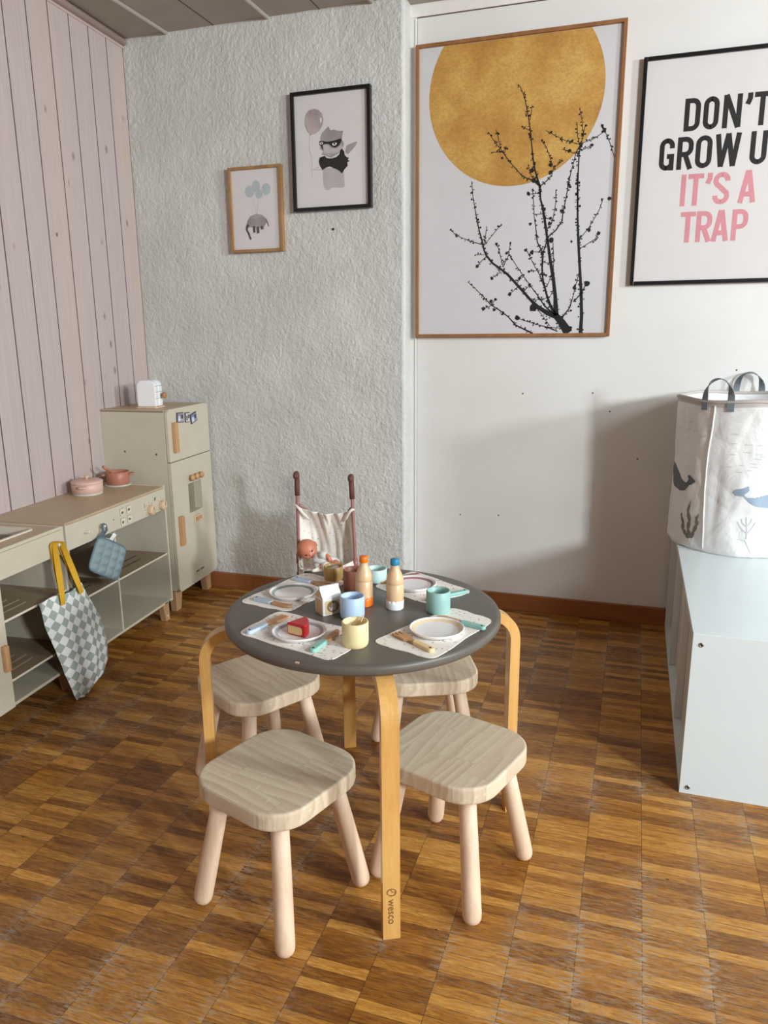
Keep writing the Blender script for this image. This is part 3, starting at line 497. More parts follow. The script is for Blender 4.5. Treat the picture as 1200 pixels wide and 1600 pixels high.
FOX={'balloon':[(-1.144,1.8297),(-1.1281,1.8247),(-1.1141,1.8113),(-1.1098,1.7933),(-1.1136,1.7746),(-1.1237,1.7592),(-1.1402,1.749),(-1.1564,1.7487),(-1.1707,1.7576),(-1.1789,1.7748),(-1.1808,1.7968),(-1.1752,1.8154),(-1.1619,1.8273)],'shine':[(-1.1209,1.7992),(-1.1168,1.7966),(-1.1171,1.7858),(-1.1217,1.7808),(-1.1227,1.7917)],'knot':[(-1.1662,1.749),(-1.1548,1.7481),(-1.1581,1.745),(-1.1636,1.746)],'string':[(-1.1636,1.746,0.00075),(-1.1669,1.727,0.00075),(-1.1679,1.6967,0.00075),(-1.1614,1.6767,0.00075),(-1.159,1.6515,0.00075),(-1.161,1.6292,0.00076),(-1.1595,1.6066,0.00061)],'arm':[(-1.1611,1.6287,0.00076),(-1.1339,1.6371,0.0009)],'arm2':[(-1.1505,1.6299,0.0006),(-1.1179,1.6276,0.0009)],'head':[(-1.1232,1.7208),(-1.1244,1.7346),(-1.1159,1.7503),(-1.1011,1.7613),(-1.0913,1.7687),(-1.0846,1.7559),(-1.0693,1.7559),(-1.0535,1.75),(-1.0361,1.7504),(-1.0396,1.7358),(-1.0415,1.7224),(-1.0339,1.7082),(-1.039,1.6949),(-1.052,1.6823),(-1.0714,1.6727),(-1.097,1.6774),(-1.1161,1.6899),(-1.1255,1.6989),(-1.1267,1.7128)],'muzzle':[(-1.1122,1.7103),(-1.093,1.7074),(-1.0837,1.6957),(-1.0613,1.6939),(-1.0435,1.7062),(-1.039,1.6949),(-1.052,1.6823),(-1.0745,1.6771),(-1.1001,1.6818),(-1.1128,1.6897)],'mask':[(-1.128,1.7225),(-1.1199,1.7238),(-1.0991,1.7188),(-1.0766,1.7198),(-1.051,1.7245),(-1.043,1.7252),(-1.0442,1.7144),(-1.0547,1.7016),(-1.0676,1.6966),(-1.0803,1.7009),(-1.0929,1.7115),(-1.109,1.7119),(-1.1205,1.7054),(-1.1277,1.7115)],'nose':[(-1.122,1.7069),(-1.1155,1.7078),(-1.1128,1.6924),(-1.1184,1.6984)],'eye1':[(-1.1263,1.7169),(-1.12,1.7205),(-1.1136,1.7173),(-1.1154,1.7119),(-1.1219,1.711),(-1.1257,1.7133)],'eye2':[(-1.0794,1.7104),(-1.0704,1.7146),(-1.0602,1.7116),(-1.0626,1.7064),(-1.0706,1.7034),(-1.077,1.7056)],'pup1':[(-1.123,1.718),(-1.1178,1.7181),(-1.1173,1.7137),(-1.1225,1.7136)],'pup2':[(-1.0729,1.7135),(-1.0666,1.713),(-1.0667,1.707),(-1.0728,1.7069)],'tail':[(-1.0296,1.686),(-1.0229,1.7019),(-1.0071,1.706),(-0.9881,1.7113),(-0.9834,1.7096),(-0.9915,1.6967),(-1.0043,1.6841),(-1.0204,1.6716),(-1.0292,1.6778)],'collar':[(-1.1212,1.6793),(-1.1068,1.6754),(-1.0845,1.6654),(-1.0553,1.677),(-1.052,1.6823),(-1.065,1.675),(-1.0939,1.6744),(-1.113,1.6855)],'body':[(-1.1177,1.6346),(-1.0373,1.6261),(-1.0338,1.5675),(-1.042,1.5625),(-1.0839,1.5665),(-1.0971,1.557),(-1.1101,1.5598),(-1.1161,1.5785)],'cape':[(-1.1281,1.6687),(-1.1085,1.6733),(-1.1006,1.6653),(-1.0845,1.6627),(-1.0652,1.6654),(-1.0522,1.674),(-1.048,1.6874),(-1.0416,1.6924),(-1.0329,1.6808),(-1.0316,1.6697),(-1.0238,1.6623),(-1.0159,1.6603),(-1.0208,1.6538),(-1.0129,1.6492),(-1.0225,1.6457),(-1.0212,1.6346),(-1.0277,1.6282),(-1.0342,1.6231),(-1.0375,1.6178),(-1.0441,1.6105),(-1.0535,1.6203),(-1.0662,1.6268),(-1.0789,1.6318),(-1.0885,1.6367),(-1.1047,1.6336),(-1.1179,1.6268),(-1.1273,1.6408),(-1.1317,1.6551)]}
ELE={'b1':[(-1.3951,1.5721),(-1.397,1.5643),(-1.4017,1.5578),(-1.4083,1.5537),(-1.416,1.5526),(-1.4235,1.5546),(-1.4297,1.5595),(-1.4337,1.5665),(-1.4347,1.5746),(-1.4328,1.5824),(-1.4281,1.5888),(-1.4214,1.5929),(-1.4137,1.5939),(-1.4062,1.5919),(-1.4001,1.587),(-1.3962,1.5801)],'b2':[(-1.3709,1.5876),(-1.3726,1.5794),(-1.3767,1.5726),(-1.3825,1.5683),(-1.3892,1.5671),(-1.3957,1.5691),(-1.4011,1.5742),(-1.4044,1.5814),(-1.4053,1.5898),(-1.4035,1.598),(-1.3994,1.6047),(-1.3936,1.609),(-1.3869,1.6102),(-1.3804,1.6081),(-1.3751,1.6031),(-1.3717,1.5959)],'b3':[(-1.3618,1.5612),(-1.3632,1.555),(-1.3667,1.5498),(-1.3716,1.5466),(-1.3774,1.5456),(-1.3829,1.5472),(-1.3876,1.5511),(-1.3905,1.5567),(-1.3913,1.5631),(-1.3898,1.5693),(-1.3863,1.5744),(-1.3813,1.5777),(-1.3756,1.5786),(-1.3701,1.577),(-1.3655,1.5731),(-1.3626,1.5676)],'b4':[(-1.328,1.5761),(-1.3298,1.5684),(-1.334,1.562),(-1.3402,1.5579),(-1.3473,1.5567),(-1.3542,1.5587),(-1.3599,1.5636),(-1.3636,1.5705),(-1.3646,1.5784),(-1.3628,1.5862),(-1.3585,1.5926),(-1.3523,1.5966),(-1.3452,1.5977),(-1.3383,1.5957),(-1.3326,1.5909),(-1.329,1.584)],'s1':[(-1.4055,1.552,0.00069),(-1.3961,1.5191,0.0007),(-1.3913,1.4927,0.0007)],'s2':[(-1.3811,1.5443,0.00069),(-1.3868,1.5186,0.0007),(-1.3901,1.4927,0.0007)],'s3':[(-1.357,1.5573,0.00069),(-1.3801,1.5287,0.00069),(-1.3882,1.4926,0.0007)],'body':[(-1.4301,1.4685),(-1.4166,1.4862),(-1.3912,1.4938),(-1.3667,1.4888),(-1.3537,1.4776),(-1.3483,1.4617),(-1.3594,1.4491),(-1.3631,1.4377),(-1.3743,1.4367),(-1.3782,1.4458),(-1.3829,1.4397),(-1.3811,1.4264),(-1.3919,1.4216),(-1.3941,1.4403),(-1.3982,1.4457),(-1.3979,1.4272),(-1.4074,1.4261),(-1.4075,1.4462),(-1.4218,1.448),(-1.4368,1.4397),(-1.439,1.4451),(-1.4321,1.4553)],'trunk':[(-1.427,1.4577,0.00561),(-1.4326,1.4474,0.0045),(-1.4332,1.4368,0.00366),(-1.4262,1.4259,0.00366),(-1.4208,1.4097,0.00338),(-1.4174,1.4042,0.00394)],'tail':[(-1.3519,1.4749,0.00111),(-1.3447,1.4589,0.00139),(-1.3416,1.4472,0.00111)],'leg':[(-1.3718,1.4497,0.00447),(-1.3692,1.4391,0.00419)],'leg2':[(-1.4022,1.4512,0.00448),(-1.4022,1.429,0.00449)],'leg3':[(-1.3862,1.4478,0.00447),(-1.3861,1.4251,0.00504)]}
WHALES=([(-3.1912,0.6466),(-2.9807,0.645),(-2.7903,0.6257),(-2.6642,0.6046),(-2.5252,0.5993),(-2.488,0.6112),(-2.5185,0.6228),(-2.4824,0.6262),(-2.3544,0.6097),(-2.4124,0.5992),(-2.4645,0.5952),(-2.5412,0.5752),(-2.6766,0.5696),(-2.8748,0.5723),(-2.9542,0.5756),(-3.0679,0.5844)],[(-1.804,0.5926),(-1.7549,0.6017),(-1.6777,0.6051),(-1.5946,0.6135),(-1.58,0.6004),(-1.6524,0.5873),(-1.6055,0.5799),(-1.5092,0.5799),(-1.337,0.5901),(-1.1473,0.5977),(-0.9418,0.5855),(-0.8484,0.5637),(-0.9642,0.5495),(-1.1783,0.5468),(-1.317,0.5511),(-1.4613,0.5532),(-1.573,0.5662),(-1.6506,0.5833),(-1.7466,0.5828)])
WEEDS=[[(-2.3878,0.4313),(-2.4612,0.4406),(-2.5445,0.4539),(-2.5422,0.4758),(-2.5976,0.495),(-2.5755,0.5025)],[(-2.3751,0.4319),(-2.4298,0.4596),(-2.4042,0.4867),(-2.4468,0.5149),(-2.4231,0.5459)],[(-2.3626,0.4325),(-2.3127,0.4565),(-2.2653,0.4801),(-2.2849,0.4963),(-2.2514,0.5125)]]
CORAL=[[(-1.558,0.4559),(-1.5622,0.4848),(-1.5841,0.5213)],[(-1.5566,0.4725),(-1.6429,0.4875),(-1.6956,0.5071)],[(-1.5566,0.4725),(-1.4936,0.4898),(-1.4569,0.5065)],[(-1.5694,0.4929),(-1.6327,0.5042),(-1.6468,0.5162)],[(-1.5694,0.4929),(-1.5267,0.5037),(-1.5069,0.5182)],[(-1.4858,0.4154),(-1.5737,0.4515),(-1.6809,0.4536)]]
DASHES=[((-2.6114,0.7809),(-2.5206,0.7862)),((-2.5652,0.7848),(-2.5079,0.7893)),((-2.6665,0.7589),(-2.5373,0.7653)),((-2.5988,0.7626),(-2.5386,0.7673)),((-2.449,0.76),(-2.3746,0.765)),((-2.3162,0.7448),(-2.2617,0.7492)),((-2.2721,0.7478),(-2.2196,0.7522)),((-2.2219,0.779),(-2.1614,0.7833)),((-2.2124,0.8031),(-2.1625,0.8072)),((-2.5211,0.787),(-2.4671,0.7914)),((-2.9085,0.757),(-2.7985,0.7631)),((-2.5797,0.7341),(-2.5357,0.7385)),((-2.2142,0.7631),(-2.1743,0.7671)),((-1.8879,0.7629),(-1.7825,0.7623)),((-1.8758,0.7355),(-1.7963,0.7347)),((-1.6923,0.734),(-1.5892,0.7331)),((-1.5293,0.7335),(-1.4593,0.7319)),((-1.8795,0.7037),(-1.7997,0.703)),((-1.7083,0.7122),(-1.6049,0.7114)),((-1.5345,0.708),(-1.447,0.7066)),((-1.5625,0.6941),(-1.4578,0.6928)),((-1.6076,0.6798),(-1.5207,0.6786)),((-1.4179,0.6832),(-1.3454,0.6814)),((-1.9174,0.667),(-1.8364,0.6666)),((-1.7433,0.6741),(-1.6735,0.6731)),((-1.6031,0.67),(-1.4987,0.6689)),((-1.7865,0.6534),(-1.6991,0.6528)),((-1.633,0.6597),(-1.5633,0.6585)),((-1.4799,0.7025),(-1.3912,0.7009))]

# ------------------------------------------------------------------ the room
CEIL = 2.145; YB = 2.789; YR = 2.71
AYAW = R(94.79)                                   # the pink wall and the kitchen stand 4.8 degrees off square
KA = Vector((math.cos(AYAW), math.sin(AYAW), 0)); KN = Vector((math.sin(AYAW), -math.cos(AYAW), 0))
def kpos(s_, d, z=0.0): return KA * s_ + KN * d + Vector((0, 0, z))

b = MB(); b.add([(-2.6, -2.2, 0), (3.2, -2.2, 0), (3.2, 2.95, 0), (-2.6, 2.95, 0), (-2.6, -2.2, -0.05), (3.2, -2.2, -0.05), (3.2, 2.95, -0.05), (-2.6, 2.95, -0.05)],
     [(0, 1, 2, 3), (7, 6, 5, 4), (0, 4, 5, 1), (1, 5, 6, 2), (2, 6, 7, 3), (3, 7, 4, 0)])
struct(b.build('floor', 'floor'))

b = MB(); b.box((-2.6, -2.2, CEIL), (2.2, 2.95, CEIL + 0.05))
for x in (-1.735, -1.32, -0.93, -0.52, -0.12, 0.28):
    b.lathe([(0.009, -0.02), (0.009, 4.9)], 10, 0, Matrix.Translation((x, -2.15, CEIL)) @ Matrix.Rotation(R(-90), 4, 'X') )
for x in (-1.535, -1.12, -0.72, -0.32): b.box((x - 0.002, -2.15, CEIL - 0.0006), (x + 0.002, 2.72, CEIL + 0.004), mi=1)
struct(b.build('ceiling', ['ceiling', 'gap']))

# rough plastered wall in front, the smooth wall behind it on the right
b = MB()
def plaster(u, v):
    x = -2.05 + u * (2.05 - 0.828); z = v * (CEIL + 0.01)
    n = mnoise.noise(Vector((x * 9, 0.3, z * 9))) * 0.003 + mnoise.noise(Vector((x * 34, 1.3, z * 28))) * 0.0012 + mnoise.noise(Vector((x * 85, 4, z * 80))) * 0.0016
    return (x + 0.0, YR + n, z)
b.grid(plaster, 260, 430)
def pedge(u, v):                                  # rounded outer corner and the return to the smooth wall
    z = v * (CEIL + 0.01); rr = 0.014; wob = mnoise.noise(Vector((3.1, 0, z * 14))) * 0.0035 + mnoise.noise(Vector((7.1, 0, z * 50))) * 0.0015
    n = mnoise.noise(Vector((-0.828 * 9, 0.3, z * 9))) * 0.003 + mnoise.noise(Vector((-0.828 * 34, 1.3, z * 28))) * 0.0022
    if u < 0.5:
        a = PI / 2 * (u / 0.5); return (-0.828 + (rr + wob) * math.sin(a), YR + n * math.cos(a) + rr * (1 - math.cos(a)), z)
    k = (u - 0.5) / 0.5; return (-0.828 + rr + wob, YR + rr + (YB + 0.01 - YR - rr) * k, z)
b.grid(pedge, 14, 300)
b.add([(-2.05, YR, 0), (-2.05, 2.95, 0), (-2.05, 2.95, CEIL), (-2.05, YR, CEIL)], [(0, 1, 2, 3)])
hx, hz = -1.086, 1.4265
b.lathe([(0.004, 0), (0.0045, 0.004), (0.0, 0.0045)], 10, 1, Matrix.Translation((hx, YR + 0.001, hz)) @ Matrix.Rotation(R(90), 4, 'X'))
struct(b.build('wall_back', ['plaster', 'hole']))

b = MB(); b.box((-0.86, YB, 0), (2.2, YB + 0.08, CEIL))
for x, z in ((-0.143, 0.842), (0.023, 0.613), (-0.389, 0.836), (-0.615, 0.367), (-0.466, 0.374), (0.319, 0.875), (-0.081, 0.778), (0.316, 0.925)):
    b.lathe([(0.0028, 0), (0.0026, 0.0006), (0.0, 0.0007)], 10, 1, Matrix.Translation((x, YB, z)) @ Matrix.Rotation(R(90), 4, 'X'))
struct(b.build('wall_right', ['wall', 'hole']))

# vertical joint strip and the board under the ceiling
b = MB(); b.box((-0.799, YB - 0.003, 0.07), (-0.791, YB + 0.01, 2.102), 0.001); b.box((-0.7905, YB - 0.0006, 0.07), (-0.7897, YB + 0.01, 2.102), mi=1)
struct(b.build('trim_1', ['whitepaint', 'gap']))
b = MB(); b.box((-0.815, YB - 0.006, 2.105), (2.2, YB + 0.01, CEIL), 0.0015); b.box((-0.79, YB - 0.002, 2.1025), (2.2, YB + 0.01, 2.105), mi=1)
struct(b.build('trim_2', ['whitepaint', 'gap']))

# pink tongue-and-groove wall, laid out along its own length (local x)
wl = thing('wall_left', 'pink-washed vertical pine plank wall', 'wall', kpos(0, -1.695), AYAW)
del wl['category']; wl['kind'] = 'structure'
b = MB(); x = -2.0 - 0.0125 + 4 * 0
k0 = [2.859 - 0.1095 * i for i in range(48)]
for i, s1 in enumerate(k0):
    s0 = s1 - 0.1095
    prof = [(s0 + 0.0017, 0.012), (s0 + 0.0017, 0.003), (s0 + 0.0035, 0.0), (s1 - 0.0035, 0.0), (s1 - 0.0017, 0.003), (s1 - 0.0017, 0.012)]
    vs = [(p[0], p[1], 0) for p in prof] + [(p[0], p[1], CEIL) for p in prof]
    b.add(vs, [(j, j + 1, j + 7, j + 6) for j in range(5)])
    b.box((s1 - 0.0021, 0.0007, 0), (s1 + 0.0021, 0.02, CEIL), mi=1)
b.box((2.86, 0.0, 0), (2.875, 0.02, CEIL), mi=0)
b.box((-2.4, 0.012, 0), (2.88, 0.06, CEIL), mi=0)
b.build('plank_panel', ['pink', 'gap'], wl)
b = MB(); prof = [(0.0, 0.0), (-0.012, 0.0), (-0.020, 0.008), (-0.022, 0.018), (-0.014, 0.026), (-0.006, 0.034), (0.0, 0.036)]
b.tube([(-2.3, -0.007, CEIL - 0.012), (2.86, -0.007, CEIL - 0.012)], 0.013, 10); b.box((-2.3, -0.003, CEIL - 0.034), (2.86, 0.0, CEIL), 0.001)
b.build('crown_moulding', 'crown', wl)

b = MB(); b.box((-1.86, YR - 0.014, 0), (-0.822, YR + 0.004, 0.064), 0.003); struct(b.build('baseboard_back', 'base'))
b = MB(); b.box((-0.814, YB - 0.014, 0), (2.2, YB, 0.067), 0.003); struct(b.build('baseboard_right', 'base'))

# ------------------------------------------------------------------ pictures on the walls
def circ(cx, cz, rx, rz, n=40): return [(cx + rx * math.cos(2 * PI * k / n), cz + rz * math.sin(2 * PI * k / n)) for k in range(n)]
def flatpoly(b, poly, y, mi):
    """flat printed shape on a wall plane facing -Y (any simple outline)"""
    bm = bmesh.new(); vs = [bm.verts.new((p[0], y, p[1])) for p in poly]; f = bm.faces.new(vs); f.normal_update()
    if f.normal.y > 0: bmesh.ops.reverse_faces(bm, faces=[f])
    bmesh.ops.triangulate(bm, faces=bm.faces[:]); b.from_bm(bm, mi); bm.free()
def stroke(b, pts, y, mi, closed=False):
    """printed line of varying width: pts (x, z, halfwidth)"""
    n = len(pts); vs = []
    for i in range(n):
        a = pts[(i - 1) % n if closed else max(i - 1, 0)]; c = pts[(i + 1) % n if closed else min(i + 1, n - 1)]
        dx, dz = c[0] - a[0], c[1] - a[1]; L = math.hypot(dx, dz) or 1; nx, nz = -dz / L, dx / L; w_ = pts[i][2]
        vs += [(pts[i][0] + nx * w_, y, pts[i][1] + nz * w_), (pts[i][0] - nx * w_, y, pts[i][1] - nz * w_)]
    fs = [(2 * i, 2 * i + 1, 2 * i + 3, 2 * i + 2) for i in range(n - 1)]
    if closed: fs.append((2 * n - 2, 2 * n - 1, 1, 0))
    b.add(vs, fs, mi)
def picture(label, x0, x1, z0, z1, yw, depth, bw, fm, draw, mats, tilt=0.0):
    cx, cz = (x0 + x1) / 2, z0
    t = thing('picture_frame', label, 'picture', (0, 0, 0), 0)
    b = MB(); yf = yw - depth
    for k, (px0, pz0, px1, pz1) in enumerate(((x0, z0, x0 + bw, z1), (x1 - bw, z0, x1, z1))):
        b.box((px0, yf, pz0), (px1, yw, pz1), 0.0012)
    b.box((x0 + bw, yf, z0), (x1 - bw, yw, z0 + bw), 0.0012); b.box((x0 + bw, yf, z1 - bw), (x1 - bw, yw, z1), 0.0012)
    b.build('frame', fm, t)
    b = MB(); yp = yw - depth * 0.55
    b.box((x0 + bw * 0.8, yp, z0 + bw * 0.8), (x1 - bw * 0.8, yw - 0.001, z1 - bw * 0.8)); draw(b, yp)
    b.build('print', mats, t)
    b = MB(); b.box((x0 + bw * 0.9, yp - 0.0035, z0 + bw * 0.9), (x1 - bw * 0.9, yp - 0.0025, z1 - bw * 0.9)); b.build('glass_pane', 'glass', t)
    return t

def draw_gold(b, y):
    cx, cz, r = -0.450, 1.838, 0.294; zt = 2.0145 - 0.012
    poly = [p for p in circ(cx, cz, r, r, 160) if p[1] <= zt]
    a = math.asin((zt - cz) / r); xr = cx + r * math.cos(a); xl = cx - r * math.cos(a)
    poly = [(cx + r * math.cos(t_), cz + r * math.sin(t_)) for t_ in [a - (PI + 2 * a) * k / 120 for k in range(121)]]
    flatpoly(b, poly, y - 0.0003, 1)
    rr = random.Random(3)
    for br in BRANCHES:
        stroke(b, [(p[0], p[1], max(p[2] * 1.15, 0.0010)) for p in br], y - 0.0006, 2)
        # buds scattered along every twig
        for i in range(len(br) - 1):
            (ax, az, aw), (bx_, bz, bw_) = br[i], br[i + 1]; L = math.hypot(bx_ - ax, bz - az)
            thin = (aw + bw_) / 2 < 0.0035
            for k in range(int(L / (0.009 if thin else 0.016)) + 1):
                u = rr.random(); sd = rr.choice((-1, 1)); q = rr.uniform(0.0016, 0.0040)
                px, pz = ax + (bx_ - ax) * u, az + (bz - az) * u
                nx, nz = -(bz - az) / (L or 1), (bx_ - ax) / (L or 1); off = (aw + bw_) / 2 + rr.uniform(0.0, 0.005)
                ex, ez = px + nx * sd * off, pz + nz * sd * off
                if ex > -0.118 or ex < -0.775: continue
                flatpoly(b, [(ex + q * rr.uniform(0.5, 1.2) * math.cos(t_), ez + q * rr.uniform(0.5, 1.2) * math.sin(t_)) for t_ in [2 * PI * j / 6 for j in range(6)]], y - 0.0009, 2)
                stroke(b, [(px, pz, 0.0006), (ex, ez, 0.0006)], y - 0.0008, 2)
    for x, z, q in BLOBS:
        q = q * 1.25
        if x + q > -0.112: x = -0.113 - q
        flatpoly(b, [(x + q * rr.uniform(0.55, 1.1) * math.cos(t_), z + q * rr.uniform(0.55, 1.1) * math.sin(t_)) for t_ in [2 * PI * j / 11 for j in range(11)]], y - 0.0010, 2)
picture('large oak-framed print of a golden disc behind bare black branches', -0.791, -0.097, 1.038, 2.0145, YB, 0.022, 0.0115, 'woodframe', draw_gold, ['paper2', 'gold', 'branch'])

def glyph(ch, x0, x1, z0, z1, s_):
    """condensed bold capitals as stroke paths, s_ = stroke width; returns list of (points, closed)"""
    h = s_ / 2; l, r_, bt, tp = x0 + h, x1 - h, z0 + h, z1 - h; mid = (z0 + z1) / 2; w_ = x1 - x0
    c = min(w_ * 0.36, 0.017)
    def rr_(xa, xb, za, zb, k=5):
        out = []
        for sx, sz, a0 in ((1, 1, 0), (0, 1, 90), (0, 0, 180), (1, 0, 270)):
            for j in range(k + 1):
                a = R(a0 + 90 * j / k); out.append(((xb - c if sx else xa + c) + c * math.cos(a), (zb - c if sz else za + c) + c * math.sin(a)))
        return out
    def arc(cx, cz, a0, a1, k=6, rx=c, rz=c): return [(cx + rx * math.cos(R(a0 + (a1 - a0) * j / k)), cz + rz * math.sin(R(a0 + (a1 - a0) * j / k))) for j in range(k + 1)]
    if ch == 'O': return [(rr_(l, r_, bt, tp), True)]
    if ch == 'D': return [([(l, z0), (l, z1)], False), ([(l, tp)] + arc(r_ - c, tp - c, 90, 0) + arc(r_ - c, bt + c, 0, -90) + [(l, bt)], False)]
    if ch == 'I': return [([((x0 + x1) / 2, z0), ((x0 + x1) / 2, z1)], False)]
    if ch == 'T': return [([(x0, tp), (x1, tp)], False), ([((x0 + x1) / 2, z0), ((x0 + x1) / 2, tp)], False)]
    if ch == 'N': return [([(l, z0), (l, z1)], False), ([(r_, z0), (r_, z1)], False), ([(l, z1), (r_, z0)], False)]
    if ch == 'U': return [([(l, z1)] + arc(l + c, bt + c, 180, 270) + arc(r_ - c, bt + c, 270, 360) + [(r_, z1)], False)]
    if ch in 'PR':
        m = mid + (0.002 if ch == 'P' else 0.004)
        out = [([(l, z0), (l, z1)], False), ([(l, tp)] + arc(r_ - c, tp - c, 90, 0) + arc(r_ - c, m + c - h, 0, -90) + [(l, m - h)], False)]
        if ch == 'R': out.append(([(x0 + w_ * 0.5, m - h), (r_ + 0.001, z0)], False))
        return out
    if ch == 'G': return [(arc(r_ - c, tp - c, 0, 90)[0:1] and [(r_, z0 + (z1 - z0) * 0.68)] + arc(r_ - c, tp - c, 0, 90) + arc(l + c, tp - c, 90, 180) + arc(l + c, bt + c, 180, 270) + arc(r_ - c, bt + c, 270, 330), False), ([(r_, z0), (r_, mid + 0.001)], False), ([(x0 + w_ * 0.52, mid - h + 0.001), (x1, mid - h + 0.001)], False)]
    if ch == 'W':
        q = w_ / 4; k = s_ * 0.45
        return [([(x0 + k, z1), (x0 + q * 1.05, z0)], False), ([(x0 + q * 1.05, z0), ((x0 + x1) / 2, z1)], False), ([((x0 + x1) / 2, z1), (x1 - q * 1.05, z0)], False), ([(x1 - q * 1.05, z0), (x1 - k, z1)], False)]
    if ch == 'A': return [([(l - 0.001, z0), ((x0 + x1) / 2 - 0.001, z1)], False), ([(r_ + 0.001, z0), ((x0 + x1) / 2 + 0.001, z1)], False), ([(x0 + w_ * 0.25, z0 + (z1 - z0) * 0.27), (x1 - w_ * 0.25, z0 + (z1 - z0) * 0.27)], False)]
    if ch == 'S':
        pts = [(r_, tp - c * 1.15)] + arc(r_ - c, tp - c, 0, 90) + arc(l + c, tp - c, 90, 180) + [(l + 0.001, mid + c * 0.9), ((x0 + x1) / 2, mid), (r_ - 0.001, mid - c * 0.9)] + arc(r_ - c, bt + c, 0, -90) + arc(l + c, bt + c, 270, 180) + [(l, bt + c * 1.15)]
        return [(pts, False)]
    if ch == "'": return [([(x0 + w_ * 0.62, z1), (x0 + w_ * 0.62, z1 - 0.016), (x0 + w_ * 0.2, z1 - 0.032)], False)]
    return []
TEXT = [("D", 0.0918, 0.1388), ('O', 0.1476, 0.1929), ('N', 0.2044, 0.2575), ("'", 0.2700, 0.2850), ('T', 0.2915, 0.3390)], \
       [('G', 0.0250, 0.0700), ('R', 0.0787, 0.1264), ('O', 0.1335, 0.1819), ('W', 0.1905, 0.2640), ('U', 0.2920, 0.3395), ('P', 0.3495, 0.3960)], \
       [('I', 0.0975, 0.1125), ('T', 0.1185, 0.1650), ("'", 0.1740, 0.1890), ('S', 0.1944, 0.2435), ('A', 0.2700, 0.3200)], \
       [('T', 0.1045, 0.1500), ('R', 0.1530, 0.2000), ('A', 0.2010, 0.2510), ('P', 0.2590, 0.3060)]
def draw_text(b, y):
    for row, (z0, z1), mi in zip(TEXT, ((1.6706, 1.7662), (1.5585, 1.6550), (1.4470, 1.5430), (1.3345, 1.4290)), (1, 1, 2, 2)):
        for q, (ch, x0, x1) in enumerate(row):
            for j, (pts, cl) in enumerate(glyph(ch, x0, x1, z0, z1, 0.0146)): stroke(b, [(p[0], p[1], 0.0073) for p in pts], y - 0.0004 - 0.00005 * j, mi, cl)
picture('black-framed poster reading DON\'T GROW UP IT\'S A TRAP in black and pink capitals', -0.041, 0.46, 1.2045, 1.8965, YB, 0.018, 0.012, 'blackframe', draw_text, ['paper', 'letters', 'pinkletters'])

def draw_fox(b, y):
    order = [('tail', 2), ('body', 3), ('head', 2), ('muzzle', 3), ('mask', 4), ('nose', 4), ('collar', 2), ('cape', 4), ('eye1', 5), ('eye2', 5), ('pup1', 4), ('pup2', 4), ('balloon', 1), ('shine', 5), ('knot', 2)]
    for i, (k, mi) in enumerate(order): flatpoly(b, FOX[k], y - 0.0002 - 0.00012 * i, mi)
    for k in ('string', 'arm', 'arm2'): stroke(b, [(p[0], p[1], p[2] * 0.8) for p in FOX[k]], y - 0.0001, 2)
picture('black-framed print of a masked fox in a dark cape holding a balloon', -1.234, -0.932, 1.490, 1.888, YR, 0.022, 0.0125, 'blackframe', draw_fox, ['paper', 'mauve', 'greywash', 'lightwash', 'letters', 'whiteink'])
def draw_ele(b, y):
    for i, k in enumerate(('b1', 'b2', 'b4', 'b3')): flatpoly(b, ELE[k], y - 0.0002 - 0.0001 * i, 1)
    for k in ('s1', 's2', 's3'): stroke(b, ELE[k], y - 0.0001, 1)
    for k in ('leg', 'leg2', 'leg3'): stroke(b, ELE[k], y - 0.0012, 3)
    flatpoly(b, ELE['body'], y - 0.0009, 2); stroke(b, ELE['trunk'], y - 0.0010, 3); stroke(b, ELE['tail'], y - 0.0010, 3)
picture('small wood-framed print of an elephant hanging from pale balloons', -1.500, -1.281, 1.3575, 1.6595, YR, 0.020, 0.0105, 'woodframe2', draw_ele, ['paper', 'bluewash', 'greywash', 'darkwash'])

# ------------------------------------------------------------------ play kitchen against the pink wall (local x along the wall, local y into it)
def kthing(name, label, cat, s_, z=0.0, group=None): return thing(name, label, cat, kpos(s_, -1.42, z), AYAW, group)
def tapered_leg(b, x, y, h, w0=0.042, w1=0.026, th=0.024, flip=1):
    # straight outer edge, slanted inner edge
    p = [(x, 0), (x - flip * w1, 0), (x - flip * w0, h), (x, h)]
    if flip < 0: p = [(x, 0), (x, h), (x + w0, h), (x + w1, 0)]
    b.prism([(q[0], q[1]) for q in p], y, y + th, 0.0015, xf=Matrix(((1, 0, 0, 0), (0, 0, 1, 0), (0, 1, 0, 0), (0, 0, 0, 1))))

# stove unit
W = 0.578; D = 0.285; Z0 = 0.074; Z1 = 0.516; TH = 0.009
ks = kthing('play_stove', 'beige wooden play stove with oven knobs, button squares and open shelves', 'play kitchen', 1.868)
b = MB(); b.box((0, 0, Z0), (TH, D, Z1 - 0.001), 0.001); b.box((W - TH, 0, Z0), (W, D, Z1 + 0.003), 0.001)
b.box((TH, 0.001, Z0), (W - TH, D, Z0 + TH), 0.001); b.box((0.243, 0.002, Z0 + TH), (0.243 + 0.008, D - 0.01, 0.425), 0.001)
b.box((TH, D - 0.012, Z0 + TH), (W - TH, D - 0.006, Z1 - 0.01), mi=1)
b.build('cabinet_body', ['beige', 'inner'], ks)
b = MB(); b.box((-0.001, 0.0, Z1 - 0.008), (W - TH, D, Z1), 0.001); b.build('worktop', 'counter', ks)
b = MB(); b.box((TH, 0.001, 0.430), (W - TH, 0.009, Z1 - 0.009), 0.0008); pn = b.build('control_panel', 'beige', ks)
